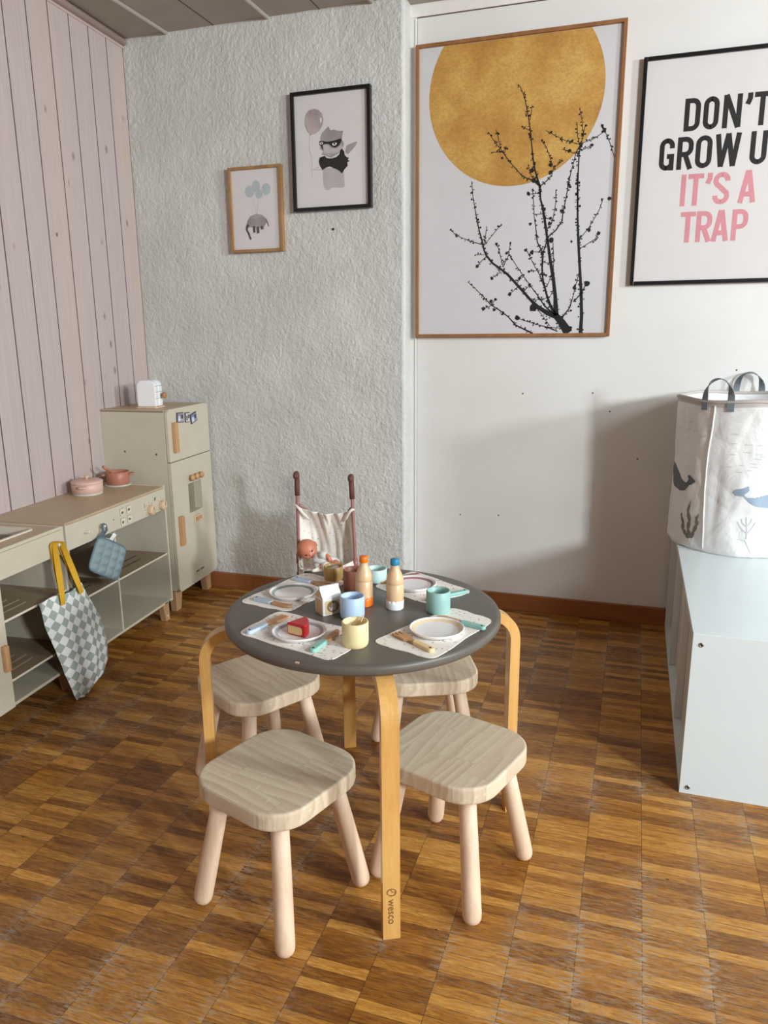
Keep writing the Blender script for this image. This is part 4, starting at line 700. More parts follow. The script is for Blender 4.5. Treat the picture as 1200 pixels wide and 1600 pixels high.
def shelf_part(b, slot_mat, parent):
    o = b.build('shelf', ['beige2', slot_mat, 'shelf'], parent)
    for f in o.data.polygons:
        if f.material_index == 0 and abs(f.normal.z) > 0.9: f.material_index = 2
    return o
def slots(b, x0, x1, y0, y1, z, n, vert=False):
    for i in range(n):
        yy = y0 + (y1 - y0) * i / (n - 1); sh = 0.035 * math.sin(i * 2.1)
        b.prism(rrect((x1 - x0) * 0.42, 0.006, 0.0029, 4, (x0 + x1) / 2 + sh, yy), z, z + 0.0006, mi=1)
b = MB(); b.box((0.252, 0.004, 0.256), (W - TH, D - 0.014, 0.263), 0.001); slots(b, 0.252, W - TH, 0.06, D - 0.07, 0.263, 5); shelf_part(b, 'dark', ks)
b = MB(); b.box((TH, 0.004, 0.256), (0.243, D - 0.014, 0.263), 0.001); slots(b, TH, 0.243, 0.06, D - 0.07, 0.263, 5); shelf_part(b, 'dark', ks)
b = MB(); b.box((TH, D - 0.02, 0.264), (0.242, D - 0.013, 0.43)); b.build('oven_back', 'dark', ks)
for x, fl_ in ((0.012, -1), (W - 0.012, 1)):
    for y in (0.012, D - 0.045):
        b = MB(); tapered_leg(b, x, y, Z0, flip=fl_); 
        if y < 0.02: b.lathe([(0.004, 0), (0.004, 0.001), (0, 0.0012)], 12, 1, Matrix.Translation((x - fl_ * 0.014, y, 0.018)) @ Matrix.Rotation(R(90), 4, 'X'))
        b.build('leg', ['oakleg', 'beige2'], ks)
for x in (2.333 - 1.868, 2.413 - 1.868):
    b = MB(); b.lathe([(0.0165, 0.0), (0.0175, 0.003), (0.0175, 0.013), (0.0165, 0.0165), (0.0135, 0.018), (0, 0.018)], 32, 0, Matrix.Translation((x, 0.001, 0.4505)) @ Matrix.Rotation(R(90), 4, 'X'))
    for k in range(16):
        a = 2 * PI * k / 16; b.box((-0.0008, 0.0172, 0.002), (0.0008, 0.0182, 0.0155), xf=Matrix.Translation((x, 0.001, 0.4505)) @ Matrix.Rotation(R(90), 4, 'X') @ Matrix.Rotation(a, 4, 'Z'))
    b.box((-0.001, -0.0, 0.018), (0.001, 0.011, 0.019), mi=1, xf=Matrix.Translation((x, 0.001, 0.4505)) @ Matrix.Rotation(R(90), 4, 'X'))
    b.build('oven_knob', ['knobwood', 'ink'], pn)
for q, (x, z) in enumerate(((0.295, 0.4825), (0.335, 0.4835), (0.295, 0.4495), (0.335, 0.4505))):
    b = MB(); b.box((x - 0.0125, -0.0012, z - 0.0125), (x + 0.0125, 0.001, z + 0.0125), 0.0005)
    b.box((x - 0.0125, -0.0016, z - 0.012), (x - 0.0115, -0.0011, z + 0.0125), mi=1); b.box((x - 0.012, -0.0016, z + 0.0115), (x + 0.010, -0.0011, z + 0.0125), mi=1)
    if q == 0: b.prism([(x - 0.005, z - 0.006), (x + 0.006, z - 0.006), (x + 0.007, z - 0.001), (x + 0.001, z + 0.003), (x - 0.006, z - 0.001)], -0.0016, -0.0011, mi=1, xf=XZ)
    elif q == 1: b.prism(circ(x, z - 0.001, 0.007, 0.0045, 16), -0.0016, -0.0011, mi=1, xf=XZ)
    elif q == 2: b.prism(rrect(0.010, 0.009, 0.002, 4, x, z - 0.002), -0.0016, -0.0011, mi=1, xf=XZ)
    else: b.prism([(x - 0.008, z), (x - 0.002, z + 0.004), (x + 0.004, z + 0.001), (x + 0.008, z - 0.003), (x, z - 0.005), (x - 0.006, z - 0.002)], -0.0016, -0.0011, mi=1, xf=XZ)
    b.build('button', ['beige2', 'ink'], pn)
for x in (0.465, 0.545):                                   # scale ticks round the knobs
    b = MB()
    for k in range(7):
        a = R(210 - 40 * k); cx, cz = x + 0.026 * math.cos(a), 0.4505 + 0.026 * math.sin(a)
        if cz > 0.4505 - 0.02 and cx < 0.566: b.box((cx - 0.0012, 0.0, cz - 0.0012), (cx + 0.0012, 0.0012, cz + 0.0012))
    b.build('knob_scale', 'ink', pn)
b = MB()
b.box((0.434, 0.0, 0.462), (0.4355, 0.0012, 0.480))
b.build('printed_line', 'ink', pn)
b = MB(); b.prism([(0.500, 0.476), (0.504, 0.486), (0.513, 0.488), (0.509, 0.478)], 0.0, 0.0012, xf=XZ)
b.build('printed_thermometer', 'ink', pn)
b = MB(); b.lathe([(0.0022, 0), (0.002, 0.0012), (0, 0.0013)], 10, 0, Matrix.Translation((0.246, 0.001, 0.468)) @ Matrix.Rotation(R(90), 4, 'X')); b.build('printed_dot', 'ink', pn)
for x, z in ((0.088, 0.468), (0.171, 0.4655)):
    b = MB(); b.lathe([(0.0045, 0), (0.0045, 0.018), (0.0035, 0.021), (0, 0.0215)], 18, 0, Matrix.Translation((x, 0.002, z)) @ Matrix.Rotation(R(90), 4, 'X')); b.build('peg', 'beige2', pn)
b = MB()
for k in range(9): 
    if k != 5: b.box((0.520 + k * 0.0042, -0.0006, Z0 + 0.0015), (0.523 + k * 0.0042, 0.0008, Z0 + 0.0065))
b.build('maker_mark', 'ink', ks)

# sink unit beside it, half out of view
SW = 0.578
sk = kthing('play_sink_unit', 'beige play sink cabinet with slotted shelves beside the stove', 'play kitchen', 1.858 - SW)
Zs = 0.511
b = MB(); b.box((0, 0, Z0), (TH, D, Zs), 0.001); b.box((SW - TH, 0, Z0), (SW, D, Zs), 0.001); b.box((TH, 0.001, Z0), (SW - TH, D, Z0 + TH), 0.001)
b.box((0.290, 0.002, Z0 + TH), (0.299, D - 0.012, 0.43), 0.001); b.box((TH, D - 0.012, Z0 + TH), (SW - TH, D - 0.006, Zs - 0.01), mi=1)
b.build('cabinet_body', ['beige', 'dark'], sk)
# worktop with a basin hole: s 1.585..1.805 -> local x 0.305..0.525, y 0.06..0.24
b = MB(); hx0, hx1, hy0, hy1 = 0.30, 0.525, 0.062, 0.235
for a_, c_ in (((TH, 0.0005), (SW - TH, hy0)), ((TH, hy1), (SW - TH, D)), ((TH, hy0), (hx0, hy1)), ((hx1, hy0), (SW - TH, hy1))): b.box((a_[0], a_[1], Zs - 0.009), (c_[0], c_[1], Zs - 0.001))
b.build('worktop', 'counter', sk)
b = MB(); out = rrect(hx1 - hx0 + 0.012, hy1 - hy0 + 0.012, 0.018, 6, (hx0 + hx1) / 2, (hy0 + hy1) / 2); inn = rrect(hx1 - hx0 - 0.004, hy1 - hy0 - 0.004, 0.014, 6, (hx0 + hx1) / 2, (hy0 + hy1) / 2); bot = rrect(hx1 - hx0 - 0.03, hy1 - hy0 - 0.03, 0.012, 6, (hx0 + hx1) / 2, (hy0 + hy1) / 2)
n = len(out); rings = [[(p[0], p[1], Zs - 0.001) for p in out], [(p[0], p[1], Zs + 0.003) for p in out], [(p[0], p[1], Zs + 0.003) for p in inn], [(p[0], p[1], Zs - 0.02) for p in inn], [(p[0], p[1], Zs - 0.045) for p in bot]]
vs = [p for rg in rings for p in rg]; fs = [(i * n + k, i * n + (k + 1) % n, (i + 1) * n + (k + 1) % n, (i + 1) * n + k) for i in range(4) for k in range(n)]
b.add(vs, fs[:3 * n], 0); b.add(vs, fs[3 * n:], 1); b.add(rings[4], [tuple(range(n))], 1); b.build('sink_basin', ['beige2', 'inner'], sk)
b = MB(); b.box((TH, 0.001, 0.430), (SW - TH, 0.009, Zs - 0.010), 0.0008); b.box((TH, 0.0003, Zs - 0.008), (SW - TH, 0.008, Zs + 0.0005), 0.0006); sp = b.build('front_panel', 'beige', sk)
b = MB(); b.lathe([(0.0045, 0), (0.0045, 0.022), (0.0055, 0.026), (0, 0.028)], 18, 0, Matrix.Translation((1.806 - 1.28, 0.002, 0.469)) @ Matrix.Rotation(R(90), 4, 'X')); b.build('peg', 'beige2', sp)
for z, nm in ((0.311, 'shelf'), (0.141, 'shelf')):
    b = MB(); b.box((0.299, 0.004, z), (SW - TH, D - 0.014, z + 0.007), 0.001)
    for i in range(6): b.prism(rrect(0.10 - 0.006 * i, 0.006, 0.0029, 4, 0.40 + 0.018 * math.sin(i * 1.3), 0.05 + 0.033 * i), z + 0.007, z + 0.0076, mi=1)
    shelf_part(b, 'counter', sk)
b = MB(); b.box((0.012, -0.009, Z0 + 0.003), (0.296, -0.0005, 0.427), 0.002); dr = b.build('door', 'beige', sk)
b = MB(); b.box((0.268, -0.024, 0.190), (0.284, -0.009, 0.262), 0.003); b.build('door_handle', 'oak', dr)
for x, fl_ in ((0.012, -1), (SW - 0.012, 1)):
    for y in (0.012, D - 0.045):
        b = MB(); tapered_leg(b, x, y, Z0, flip=fl_); b.build('leg', 'oakleg', sk)

# fridge in the corner
FW = 0.322; FD = 0.275; F0 = 0.088; F1 = 0.7865
fr = kthing('play_refrigerator', 'tall beige wooden play refrigerator in the corner', 'play refrigerator', 2.500)
b = MB(); b.box((0.0, 0.014, F0), (0.009, FD, F1 - 0.002), 0.001); b.box((FW - 0.009, 0.014, F0), (FW, FD, F1 - 0.002), 0.001); b.box((0.0, 0.014, F1 - 0.010), (FW, FD, F1), 0.001, 1)
b.box((0.009, 0.014, F0), (FW - 0.009, FD, F0 + 0.009)); b.box((0.009, FD - 0.012, F0 + 0.009), (FW - 0.009, FD - 0.004, F1 - 0.011))
for y, z in ((0.055, 0.622), (0.185, 0.630)): b.lathe([(0.004, 0), (0.0035, 0.0008), (0, 0.001)], 12, 2, Matrix.Translation((0.0, y, z)) @ Matrix.Rotation(R(-90), 4, 'Y'))
b.build('cabinet_body', ['beige', 'counter', 'ink'], fr)
def door_poly(x0, x1, z0, z1, rt, rb):
    out = []
    for cx, cz, r_, a0 in ((x1, z1, rt, 0), (x0, z1, rt, 90), (x0, z0, rb, 180), (x1, z0, rb, 270)):
        sx = -1 if a0 in (0, 270) else 1; sz = -1 if a0 in (0, 90) else 1
        for k in range(7):
            a = R(a0 + 15 * k); out.append((cx + sx * r_ + r_ * math.cos(a), cz + sz * r_ + r_ * math.sin(a)))
    return out
b = MB(); b.prism(door_poly(0.0, FW + 0.004, 0.592, F1 + 0.001, 0.022, 0.0015), -0.001, 0.012, 0.0012, xf=XZ); d1 = b.build('freezer_door', 'beige', fr)
# lower door with a recessed dispenser window, as a frame of pieces joined into one mesh
b = MB(); wx0, wx1, wz0, wz1 = 0.121, 0.229, 0.372, 0.489
outer = door_poly(0.0, FW + 0.004, F0 - 0.006, 0.589, 0.0015, 0.022)
bm = bmesh.new(); ov = [bm.verts.new((p[0], 0, p[1])) for p in outer]; iv = [bm.verts.new((p[0], 0, p[1])) for p in rrect(wx1 - wx0, wz1 - wz0, 0.004, 3, (wx0 + wx1) / 2, (wz0 + wz1) / 2)]
ed = [bm.edges.new((ov[i], ov[(i + 1) % len(ov)])) for i in range(len(ov))] + [bm.edges.new((iv[i], iv[(i + 1) % len(iv)])) for i in range(len(iv))]
bmesh.ops.triangle_fill(bm, use_beauty=True, edges=ed)
e = bmesh.ops.extrude_face_region(bm, geom=bm.faces[:]); bmesh.ops.translate(bm, vec=(0, 0.013, 0), verts=[g for g in e['geom'] if isinstance(g, bmesh.types.BMVert)])
bmesh.ops.recalc_face_normals(bm, faces=bm.faces); bmesh.ops.translate(bm, vec=(0, -0.001, 0), verts=bm.verts); b.from_bm(bm); bm.free()
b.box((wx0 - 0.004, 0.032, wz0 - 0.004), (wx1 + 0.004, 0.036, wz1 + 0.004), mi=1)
for a_, c_ in (((wx0 - 0.004, 0.012, wz0 - 0.004), (wx0, 0.034, wz1 + 0.004)), ((wx1, 0.012, wz0 - 0.004), (wx1 + 0.004, 0.034, wz1 + 0.004)), ((wx0, 0.012, wz0 - 0.004), (wx1, 0.034, wz0)), ((wx0, 0.012, wz1), (wx1, 0.034, wz1 + 0.004))): b.box(a_, c_, mi=0)
d2 = b.build('fridge_door', ['beige', 'inner'], fr)
b = MB(); b.box((0.026, -0.018, 0.625), (0.048, -0.001, 0.738), 0.003); b.build('door_handle', 'oak', d1)
b = MB(); b.box((0.026, -0.018, 0.265), (0.048, -0.001, 0.380), 0.003); b.build('door_handle', 'oak', d2)
for x in (0.137, 0.174, 0.211):
    b = MB(); b.lathe([(0.006, 0), (0.006, 0.006), (0.0125, 0.009), (0.0135, 0.015), (0.010, 0.020), (0, 0.021)], 24, 0, Matrix.Translation((x, -0.001, 0.511)) @ Matrix.Rotation(R(90), 4, 'X')); b.build('knob', 'oak', d2)
b = MB(); b.box((0.150, -0.006, 0.322), (0.214, 0.0, 0.354), 0.002); b.box((0.158, -0.008, 0.332), (0.206, -0.005, 0.346), 0.001, 1); b.build('ice_tray', ['knobwood', 'oakleg'], d2)
b = MB()
for k, wd in enumerate((1, 1, 1, 1, 1, 0, 1, 1, 1, 1, 1)):
    if wd: b.box((0.139 + k * 0.0062, -0.0016, 0.1215), (0.1435 + k * 0.0062, -0.0009, 0.128))
b.build('maker_mark', 'ink', d2)
for x, fl_ in ((0.014, -1), (FW - 0.010, 1)):
    for y in (0.026, FD - 0.05):
        b = MB(); tapered_leg(b, x, y, F0, 0.055, 0.036, 0.026, fl_); b.build('leg', 'oakleg', fr)

# magnets on the freezer door
for q, (x, z, tw, w_, lab, pm) in enumerate(((0.090, 0.751, 0.06, 0.050, 'square photo magnet nearest the wooden handle on the fridge door', 'photo1'), (0.146, 0.746, 0.05, 0.034, 'small pale photo magnet between two others on the fridge door', 'photo2'), (0.196, 0.739, -0.20, 0.050, 'bluish tilted photo magnet furthest right on the fridge door', 'photo3'))):
    t = thing('fridge_magnet', lab, 'magnet', kpos(2.5 + x, -1.42 + 0.001, z), AYAW, 'photo magnets on the play fridge')
    X = Matrix.Rotation(tw, 4, 'Y'); b = MB(); b.box((-w_ / 2, -0.004, -0.019), (w_ / 2, -0.0003, 0.019), 0.001, 0, X); b.build('magnet_body', 'magnetedge', t)
    b = MB(); b.box((-w_ / 2 + 0.003, -0.0048, -0.016), (w_ / 2 - 0.003, -0.0041, 0.016), 0, 0, X); b.box((-w_ / 2 + 0.006, -0.0052, -0.012), (-0.002, -0.0049, 0.006), 0, 1, X); b.box((0.002, -0.0052, -0.004), (w_ / 2 - 0.006, -0.0049, 0.010), 0, 2, X); b.build('photo', [pm, 'photo2' if q != 1 else 'darkwash', 'darkwash'], t)

# toaster on the fridge
t = thing('toy_toaster', 'small white wooden toy toaster with a wooden lever knob', 'toy toaster', kpos(2.588, -1.535, F1), AYAW + R(6))
b = MB(); b.prism(rrect(0.082, 0.085, 0.010, 5), 0.0, 0.006, 0.002); b.build('base_plate', 'knobwood', t)
b = MB(); Xr = Matrix(((0, 0, 1, 0), (1, 0, 0, 0), (0, 1, 0, 0), (0, 0, 0, 1)))
sil = door_poly(-0.037, 0.037, 0.006, 0.104, 0.024, 0.006)
b.prism(sil, -0.032, -0.003, 0.004, xf=Xr); b.prism(sil, 0.003, 0.032, 0.004, xf=Xr); b.prism(door_poly(-0.033, 0.033, 0.008, 0.094, 0.02, 0.004), -0.003, 0.003, xf=Xr)
for z in (0.036, 0.060, 0.082): b.box((-0.0325, -0.0372, z), (-0.002, -0.0369, z + 0.0012), mi=1)
for z in (0.036, 0.060, 0.082): b.box((0.0035, -0.0372, z), (0.0315, -0.0369, z + 0.0012), mi=1)
b.build('toaster_body', ['white', 'ink'], t)
b = MB(); b.lathe([(0.004, 0), (0.004, 0.008), (0.0115, 0.010), (0.0125, 0.017), (0.009, 0.021), (0, 0.022)], 20, 0, Matrix.Translation((0.014, -0.037, 0.046)) @ Matrix.Rotation(R(90), 4, 'X')); b.build('lever_knob', 'spoonwood', t)

# pots on the worktop
zt = Z1
t = thing('toy_casserole', 'rose pink toy casserole with lid on the stove top', 'toy pot', kpos(2.262, -1.612, zt), AYAW)
b = MB(); b.lathe([(0.048, 0), (0.050, 0.002), (0.050, 0.006), (0.047, 0.007)], 48); b.build('pot_base', 'potbase', t)
b = MB(); b.lathe([(0.047, 0.007), (0.0515, 0.010), (0.052, 0.038), (0.049, 0.040)], 48); b.build('pot_body', 'potpink', t)
b = MB(); b.lathe([(0.0525, 0.040), (0.0535, 0.042), (0.0530, 0.046), (0.046, 0.050), (0.012, 0.052), (0, 0.052)], 48); ld = b.build('lid', 'potpink', t)
b = MB(); b.lathe([(0.004, 0.052), (0.004, 0.057), (0.009, 0.059), (0.009, 0.063), (0.006, 0.065), (0, 0.0655)], 24); b.build('lid_knob', 'knobwood', ld)
for a in (R(20), R(200)):
    b = MB(); X = Matrix.Rotation(a, 4, 'Z'); b.prism(rrect(0.024, 0.028, 0.009, 5, 0.060, 0), 0.030, 0.037, 0.002, xf=X); b.build('side_handle', 'potpink', t)
t = thing('toy_saucepan', 'terracotta brown open toy saucepan beside the play fridge', 'toy pot', kpos(2.430, -1.600, zt), AYAW)
b = MB(); b.lathe([(0.046, 0), (0.047, 0.001), (0.047, 0.004), (0.044, 0.005)], 48); b.build('pot_base', 'potbase', t)
b = MB(); b.lathe([(0.038, 0.005), (0.0405, 0.008), (0.0425, 0.050), (0.0405, 0.0515), (0.0385, 0.050), (0.0365, 0.012), (0, 0.011)], 48); b.build('pot_body', 'potbrown', t)
for a in (R(-62), R(118)):
    b = MB(); X = Matrix.Rotation(a, 4, 'Z'); b.prism(rrect(0.020, 0.030, 0.009, 5, 0.048, 0), 0.036, 0.044, 0.002, xf=X); b.build('side_handle', 'potbrown', t)
t = thing('toy_spoon', 'wooden toy spoon leaning in the brown saucepan', 'toy spoon', kpos(2.430, -1.600, zt), AYAW)
b = MB(); p0, p1 = Vector((0.020, -0.008, 0.017)), Vector((-0.052, 0.022, 0.076)); b.tube([p0.lerp(p1, k / 6) for k in range(7)], [0.003, 0.003, 0.0032, 0.0036, 0.0045, 0.0062, 0.0055], 12); b.build('spoon_handle', 'spoonwood', t)
b = MB(); b.sphere((0.022, -0.009, 0.018), 0.010, 0, (1, 0.9, 0.4)); b.build('spoon_bowl', 'spoonwood', t)

# chequered tote on the sink peg (local frame of the kitchen; y negative is into the room)
tt = thing('tote_bag', 'green and white checked tote with mustard straps hanging on a peg', 'bag', kpos(1.70, -1.42), AYAW)
def lerp_tab(tab, q):
    for (a, va), (c, vc) in zip(tab, tab[1:]):
        if q <= c: return va + (vc - va) * ((q - a) / (c - a) if c > a else 0)
    return tab[-1][1]
# outline in local x (s - 1.70) against height z
LEFT = [(0.0, 0.062), (0.012, 0.058), (0.05, 0.050), (0.10, 0.036), (0.17, 0.024), (0.24, 0.006), (0.30, 0.0), (0.33, 0.0)]
RIGHT = [(0.0, 0.098), (0.02, 0.150), (0.035, 0.205), (0.065, 0.238), (0.12, 0.250), (0.20, 0.244), (0.27, 0.212), (0.33, 0.183)]
def tote(side):
    def fn(u, v):
        z = 0.008 + (0.326 - 0.008) * (1 - v); l, r_ = lerp_tab(LEFT, z), lerp_tab(RIGHT, z); x = l + (r_ - l) * u
        lean = -0.018 - 0.040 * v; puff = 0.021 * math.sin(PI * u) ** 0.6 * (0.25 + 0.75 * math.sin(PI * min(1, v * 0.8 + 0.08))) * (1 - 0.85 * max(0, v - 0.9) / 0.1)
        fold = 0.004 * math.sin(u * 15 + v * 4) * (0.4 + v) * math.sin(PI * u) + 0.003 * mnoise.noise(Vector((u * 4, v * 7, 2)))
        y = lean + (-1 if side else 1) * puff + fold
        zz = z + 0.006 * math.sin(u * 7) * (1 - v) ** 4
        return (x, min(y, -0.0235 if not side else 1), zz)
    return fn
b = MB(); b.grid(tote(1), 60, 80); b.grid(tote(0), 40, 60); b.build('bag_body', 'check', tt)
pegx, pegz = 1.806 - 1.70, 0.469
for q, (xa, xb, y0, yt) in enumerate(((0.072, 0.160, -0.040, -0.020), (0.092, 0.176, -0.026, -0.011))):
    b = MB(); path = []; wl_ = []
    for k in range(13):
        u = k / 12; 
        path.append((xa + (pegx - 0.016 - xa) * min(1, u * 1.0), y0 + (yt - y0) * u, 0.300 + (pegz - 0.300) * u)); wl_.append(0.020 - 0.006 * u)
    for k in range(1, 8):
        a = PI * (1 - k / 8); path.append((pegx + 0.016 * math.cos(a), yt, pegz + 0.009 * math.sin(a))); wl_.append(0.013)
    for k in range(13):
        u = 1 - k / 12; path.append((xb + (pegx + 0.016 - xb) * u, y0 + (yt - y0) * u, 0.306 + (pegz - 0.306) * u)); wl_.append(0.020 - 0.006 * u)
    wd = [Vector((1, 0, 0.0)) if i < 12 or i > 20 else Vector((0.25, -1, 0)) for i in range(len(path))]
    wd = []
    for i in range(len(path)):
        e_ = min(i, len(path) - 1 - i) / 12.0; e_ = min(1, e_); wd.append((Vector((1, 0.1, 0)).lerp(Vector((0.30, -1, 0)), e_)).normalized())
    b.ribbon(path, wl_, wd, 0.0018); b.build('strap', 'mustardcotton', tt)

# quilted potholder on the stove peg
ph = thing('potholder', 'grey-blue quilted potholder hanging by its loop on the stove', 'potholder', kpos(2.039, -1.42, 0.4655), AYAW)
def mp(s_, z): return (s_ - 2.039, z - 0.4655)
cor = [mp(1.994, 0.446), mp(2.140, 0.366), mp(2.056, 0.278), mp(1.912, 0.362)]
b = MB()
def quilt(sg):
    def fn(u, v):
        # rounded square patch in a rotated quad
        a = (u * 2 - 1); c = (v * 2 - 1); pw = 0.55
        uu, vv = u, v
        p = [cor[0][i] * (1 - uu) * (1 - vv) + cor[1][i] * uu * (1 - vv) + cor[2][i] * uu * vv + cor[3][i] * (1 - uu) * vv for i in (0, 1)]
        cxm = sum(q[0] for q in cor) / 4; czm = sum(q[1] for q in cor) / 4
        k = 1 - 0.10 * (abs(a * c)) ** 5
        x = cxm + (p[0] - cxm) * k; z = czm + (p[1] - czm) * k
        edge = (1 - abs(a) ** 8) * (1 - abs(c) ** 8)
        h = 0.0020 + 0.0095 * abs(math.sin(PI * 4 * u)) ** 0.5 * abs(math.sin(PI * 4 * v)) ** 0.5
        return (x, -0.020 - 0.010 * v - sg * h * edge - 0.004 * math.sin(u * 3), z)
    return fn
b.grid(quilt(1), 48, 48); b.grid(quilt(-1), 24, 24); b.build('quilted_pad', 'mitt', ph)
b = MB(); N_ = 96; ring = []
fq = quilt(1)
for k in range(N_):
    q = k / N_ * 4; i = int(q); f_ = q - i; uv = ((f_, 0), (1, f_), (1 - f_, 1), (0, 1 - f_))[i]; p = fq(*uv); ring.append((p[0], p[1], p[2]))
ring.append(ring[0]); b.tube(ring, 0.0032, 8); b.build('piping', 'mittpipe', ph)
b = MB(); st = fq(0.06, 0.0); b.ribbon([(st[0] - 0.003, -0.020, st[2]), (-0.013, -0.017, -0.012), (-0.012, -0.014, 0.001), (-0.006, -0.013, 0.0075), (0.0, -0.013, 0.009), (0.005, -0.013, 0.0065), (0.008, -0.015, -0.002), (0.004, -0.018, -0.014), (st[0] + 0.006, -0.021, st[2])], 0.008, (0, 1, 0.1), 0.0018); b.build('hanging_loop', 'mittpipe', ph)
b = MB(); st = fq(0.45, 0.0)
b.grid(lambda u, v: (st[0] - 0.012 + u * 0.020 + v * 0.020, st[1] + 0.004 + 0.004 * math.sin(v * 5), st[2] - 0.004 + v * 0.030 - 0.010 * u), 4, 10, th=0.0006)
b.grid(lambda u, v: (st[0] - 0.034 + u * 0.020 + v * 0.006, st[1] + 0.005 + 0.003 * math.sin(v * 4), st[2] + 0.004 + v * 0.016 - 0.010 * u), 4, 8, th=0.0006)
b.build('care_tag', 'white', ph, 'white care tag')

# ------------------------------------------------------------------ round table
TT = 0.502; TC = (-0.503, 1.373)
tab = thing('round_table', 'low round charcoal-topped table on bent birch legs', 'table', (TC[0], TC[1], 0), R(-62.7))
b = MB(); b.lathe([(0.268, TT - 0.0215), (0.276, TT - 0.020), (0.2802, TT - 0.015), (0.2802, TT - 0.006), (0.2780, TT - 0.002), (0.274, TT - 0.0004), (0.268, TT), (0.0, TT)], 128)
b.lathe([(0.0, TT - 0.0215), (0.268, TT - 0.0215)], 128, cap=False)
Xc_ = Matrix.Rotation(R(62.7 - 94.5), 4, 'Z')
b.box((0.2755, -0.004, TT - 0.0045), (0.2796, 0.004, TT - 0.0014), 0.0008, 1, Xc_)
tp = b.build('tabletop', ['tablegrey', 'knobwood'], tab)
for k in range(4):
    b = MB(); path = [(0.15, 0, TT - 0.0325), (0.20, 0, TT - 0.0325), (0.262, 0, TT - 0.0325)]
    rc, zc, rr = 0.269, TT - 0.0325 - 0.055, 0.055
    path += [(rc + rr * math.sin(a), 0, zc + rr * math.cos(a)) for a in [PI / 2 * j / 14 for j in range(1, 15)]] + [(rc + rr, 0, 0.25), (rc + rr, 0, 0.0)]
    b.ribbon(path, 0.031, (0, 1, 0), 0.021, xf=Matrix.Rotation(PI / 2 * k, 4, 'Z'))
    lg = b.build('leg', 'birch', tab)
    if k == 0: front_leg = lg
def text_mesh(s_, size, off=0.0):
    cu = bpy.data.curves.new('txt', 'FONT'); cu.body = s_; cu.size = size; cu.align_x = 'CENTER'; cu.align_y = 'CENTER'; cu.offset = off; cu.resolution_u = 3
    o = bpy.data.objects.new('txt', cu); col.objects.link(o); bpy.context.view_layer.update()
    me = o.to_mesh(); vs = [v.co.copy() for v in me.vertices]; fs = [tuple(p.vertices) for p in me.polygons]; o.to_mesh_clear()
    bpy.data.objects.remove(o); bpy.data.curves.remove(cu); return vs, fs
vs, fs = text_mesh('wesco', 0.0200, 0.0002)
# on the outer face of the front leg, letters running downwards
b = MB(); Xt = Matrix(((0, 0, 1, 0.3348), (0, 1, 0, 0), (-1, 0, 0, 0.057), (0, 0, 0, 1)))
b.add(vs, fs, 0, False, Xt)
ring = [(0.004 * math.cos(t_), 0.005 * math.sin(t_)) for t_ in [R(50 + 260 * k / 16) for k in range(17)]]
def flat_line(b, pts, w_, xf, mi=0):
    v2 = []; n = len(pts)
    for i in range(n):
        a, c = pts[max(i - 1, 0)], pts[min(i + 1, n - 1)]; dx, dy = c[0] - a[0], c[1] - a[1]; L = math.hypot(dx, dy) or 1
        v2 += [(pts[i][0] - dy / L * w_, pts[i][1] + dx / L * w_, 0), (pts[i][0] + dy / L * w_, pts[i][1] - dx / L * w_, 0)]
    b.add(v2, [(2 * i, 2 * i + 1, 2 * i + 3, 2 * i + 2) for i in range(n - 1)], mi, False, xf)
Xl = Xt @ Matrix.Translation((-0.0400, 0, 0)) @ Matrix.Scale(1.6, 4)
flat_line(b, ring, 0.0006, Xl); flat_line(b, [(0.001, 0.0045), (0.004, 0.003), (0.0045, 0), (0.0035, -0.003)], 0.0007, Xl); flat_line(b, [(-0.003, -0.001), (0.0, 0.001), (0.0, 0.004)], 0.0005, Xl)
b.build('engraved_mark', 'engrave', front_leg, 'burnt-in maker name')

# ------------------------------------------------------------------ four stools
def make_stool(label, loc, rz, pm):
    t = thing('wooden_stool', label, 'stool', loc, rz, 'wooden stools round the table')
    b = MB(); b.prism(rrect(0.244, 0.244, 0.070, 12), 0.238, 0.272, 0.005, seg=3); b.build('seat', pm, t)
    for sx, sy in ((1, 1), (-1, 1), (-1, -1), (1, -1)):
        b = MB(); top = Vector((sx * 0.072, sy * 0.072, 0.238)); ft = Vector((sx * 0.109, sy * 0.109, 0.0)); d = (top - ft).normalized()
        pr = [(0.0, 0.010), (0.004, 0.0145), (0.010, 0.0170), (0.018, 0.0178), (0.08, 0.0176), (0.16, 0.0168), (0.245, 0.0158)]
        b.tube([ft + d * (q[0] + 0.003) for q in pr], [q[1] for q in pr], 24); b.build('leg', 'pineleg', t)
    return t
make_stool('bare pine stool in front of the table, left of the front table leg', (-0.583, 1.119, 0), R(-18.1), 'pine_a')
s2 = make_stool('bare pine stool right of the front table leg, whole seat in view', (-0.290, 1.290, 0), R(72.1 - 90), 'pine_b')
s3 = make_stool('bare pine stool behind the left bent table leg', (-0.800, 1.460, 0), R(-30), 'pine_a')
s4 = make_stool('bare pine stool behind the table on the right, seat half hidden by tabletop', (-0.450, 1.650, 0), R(24), 'pine_b')

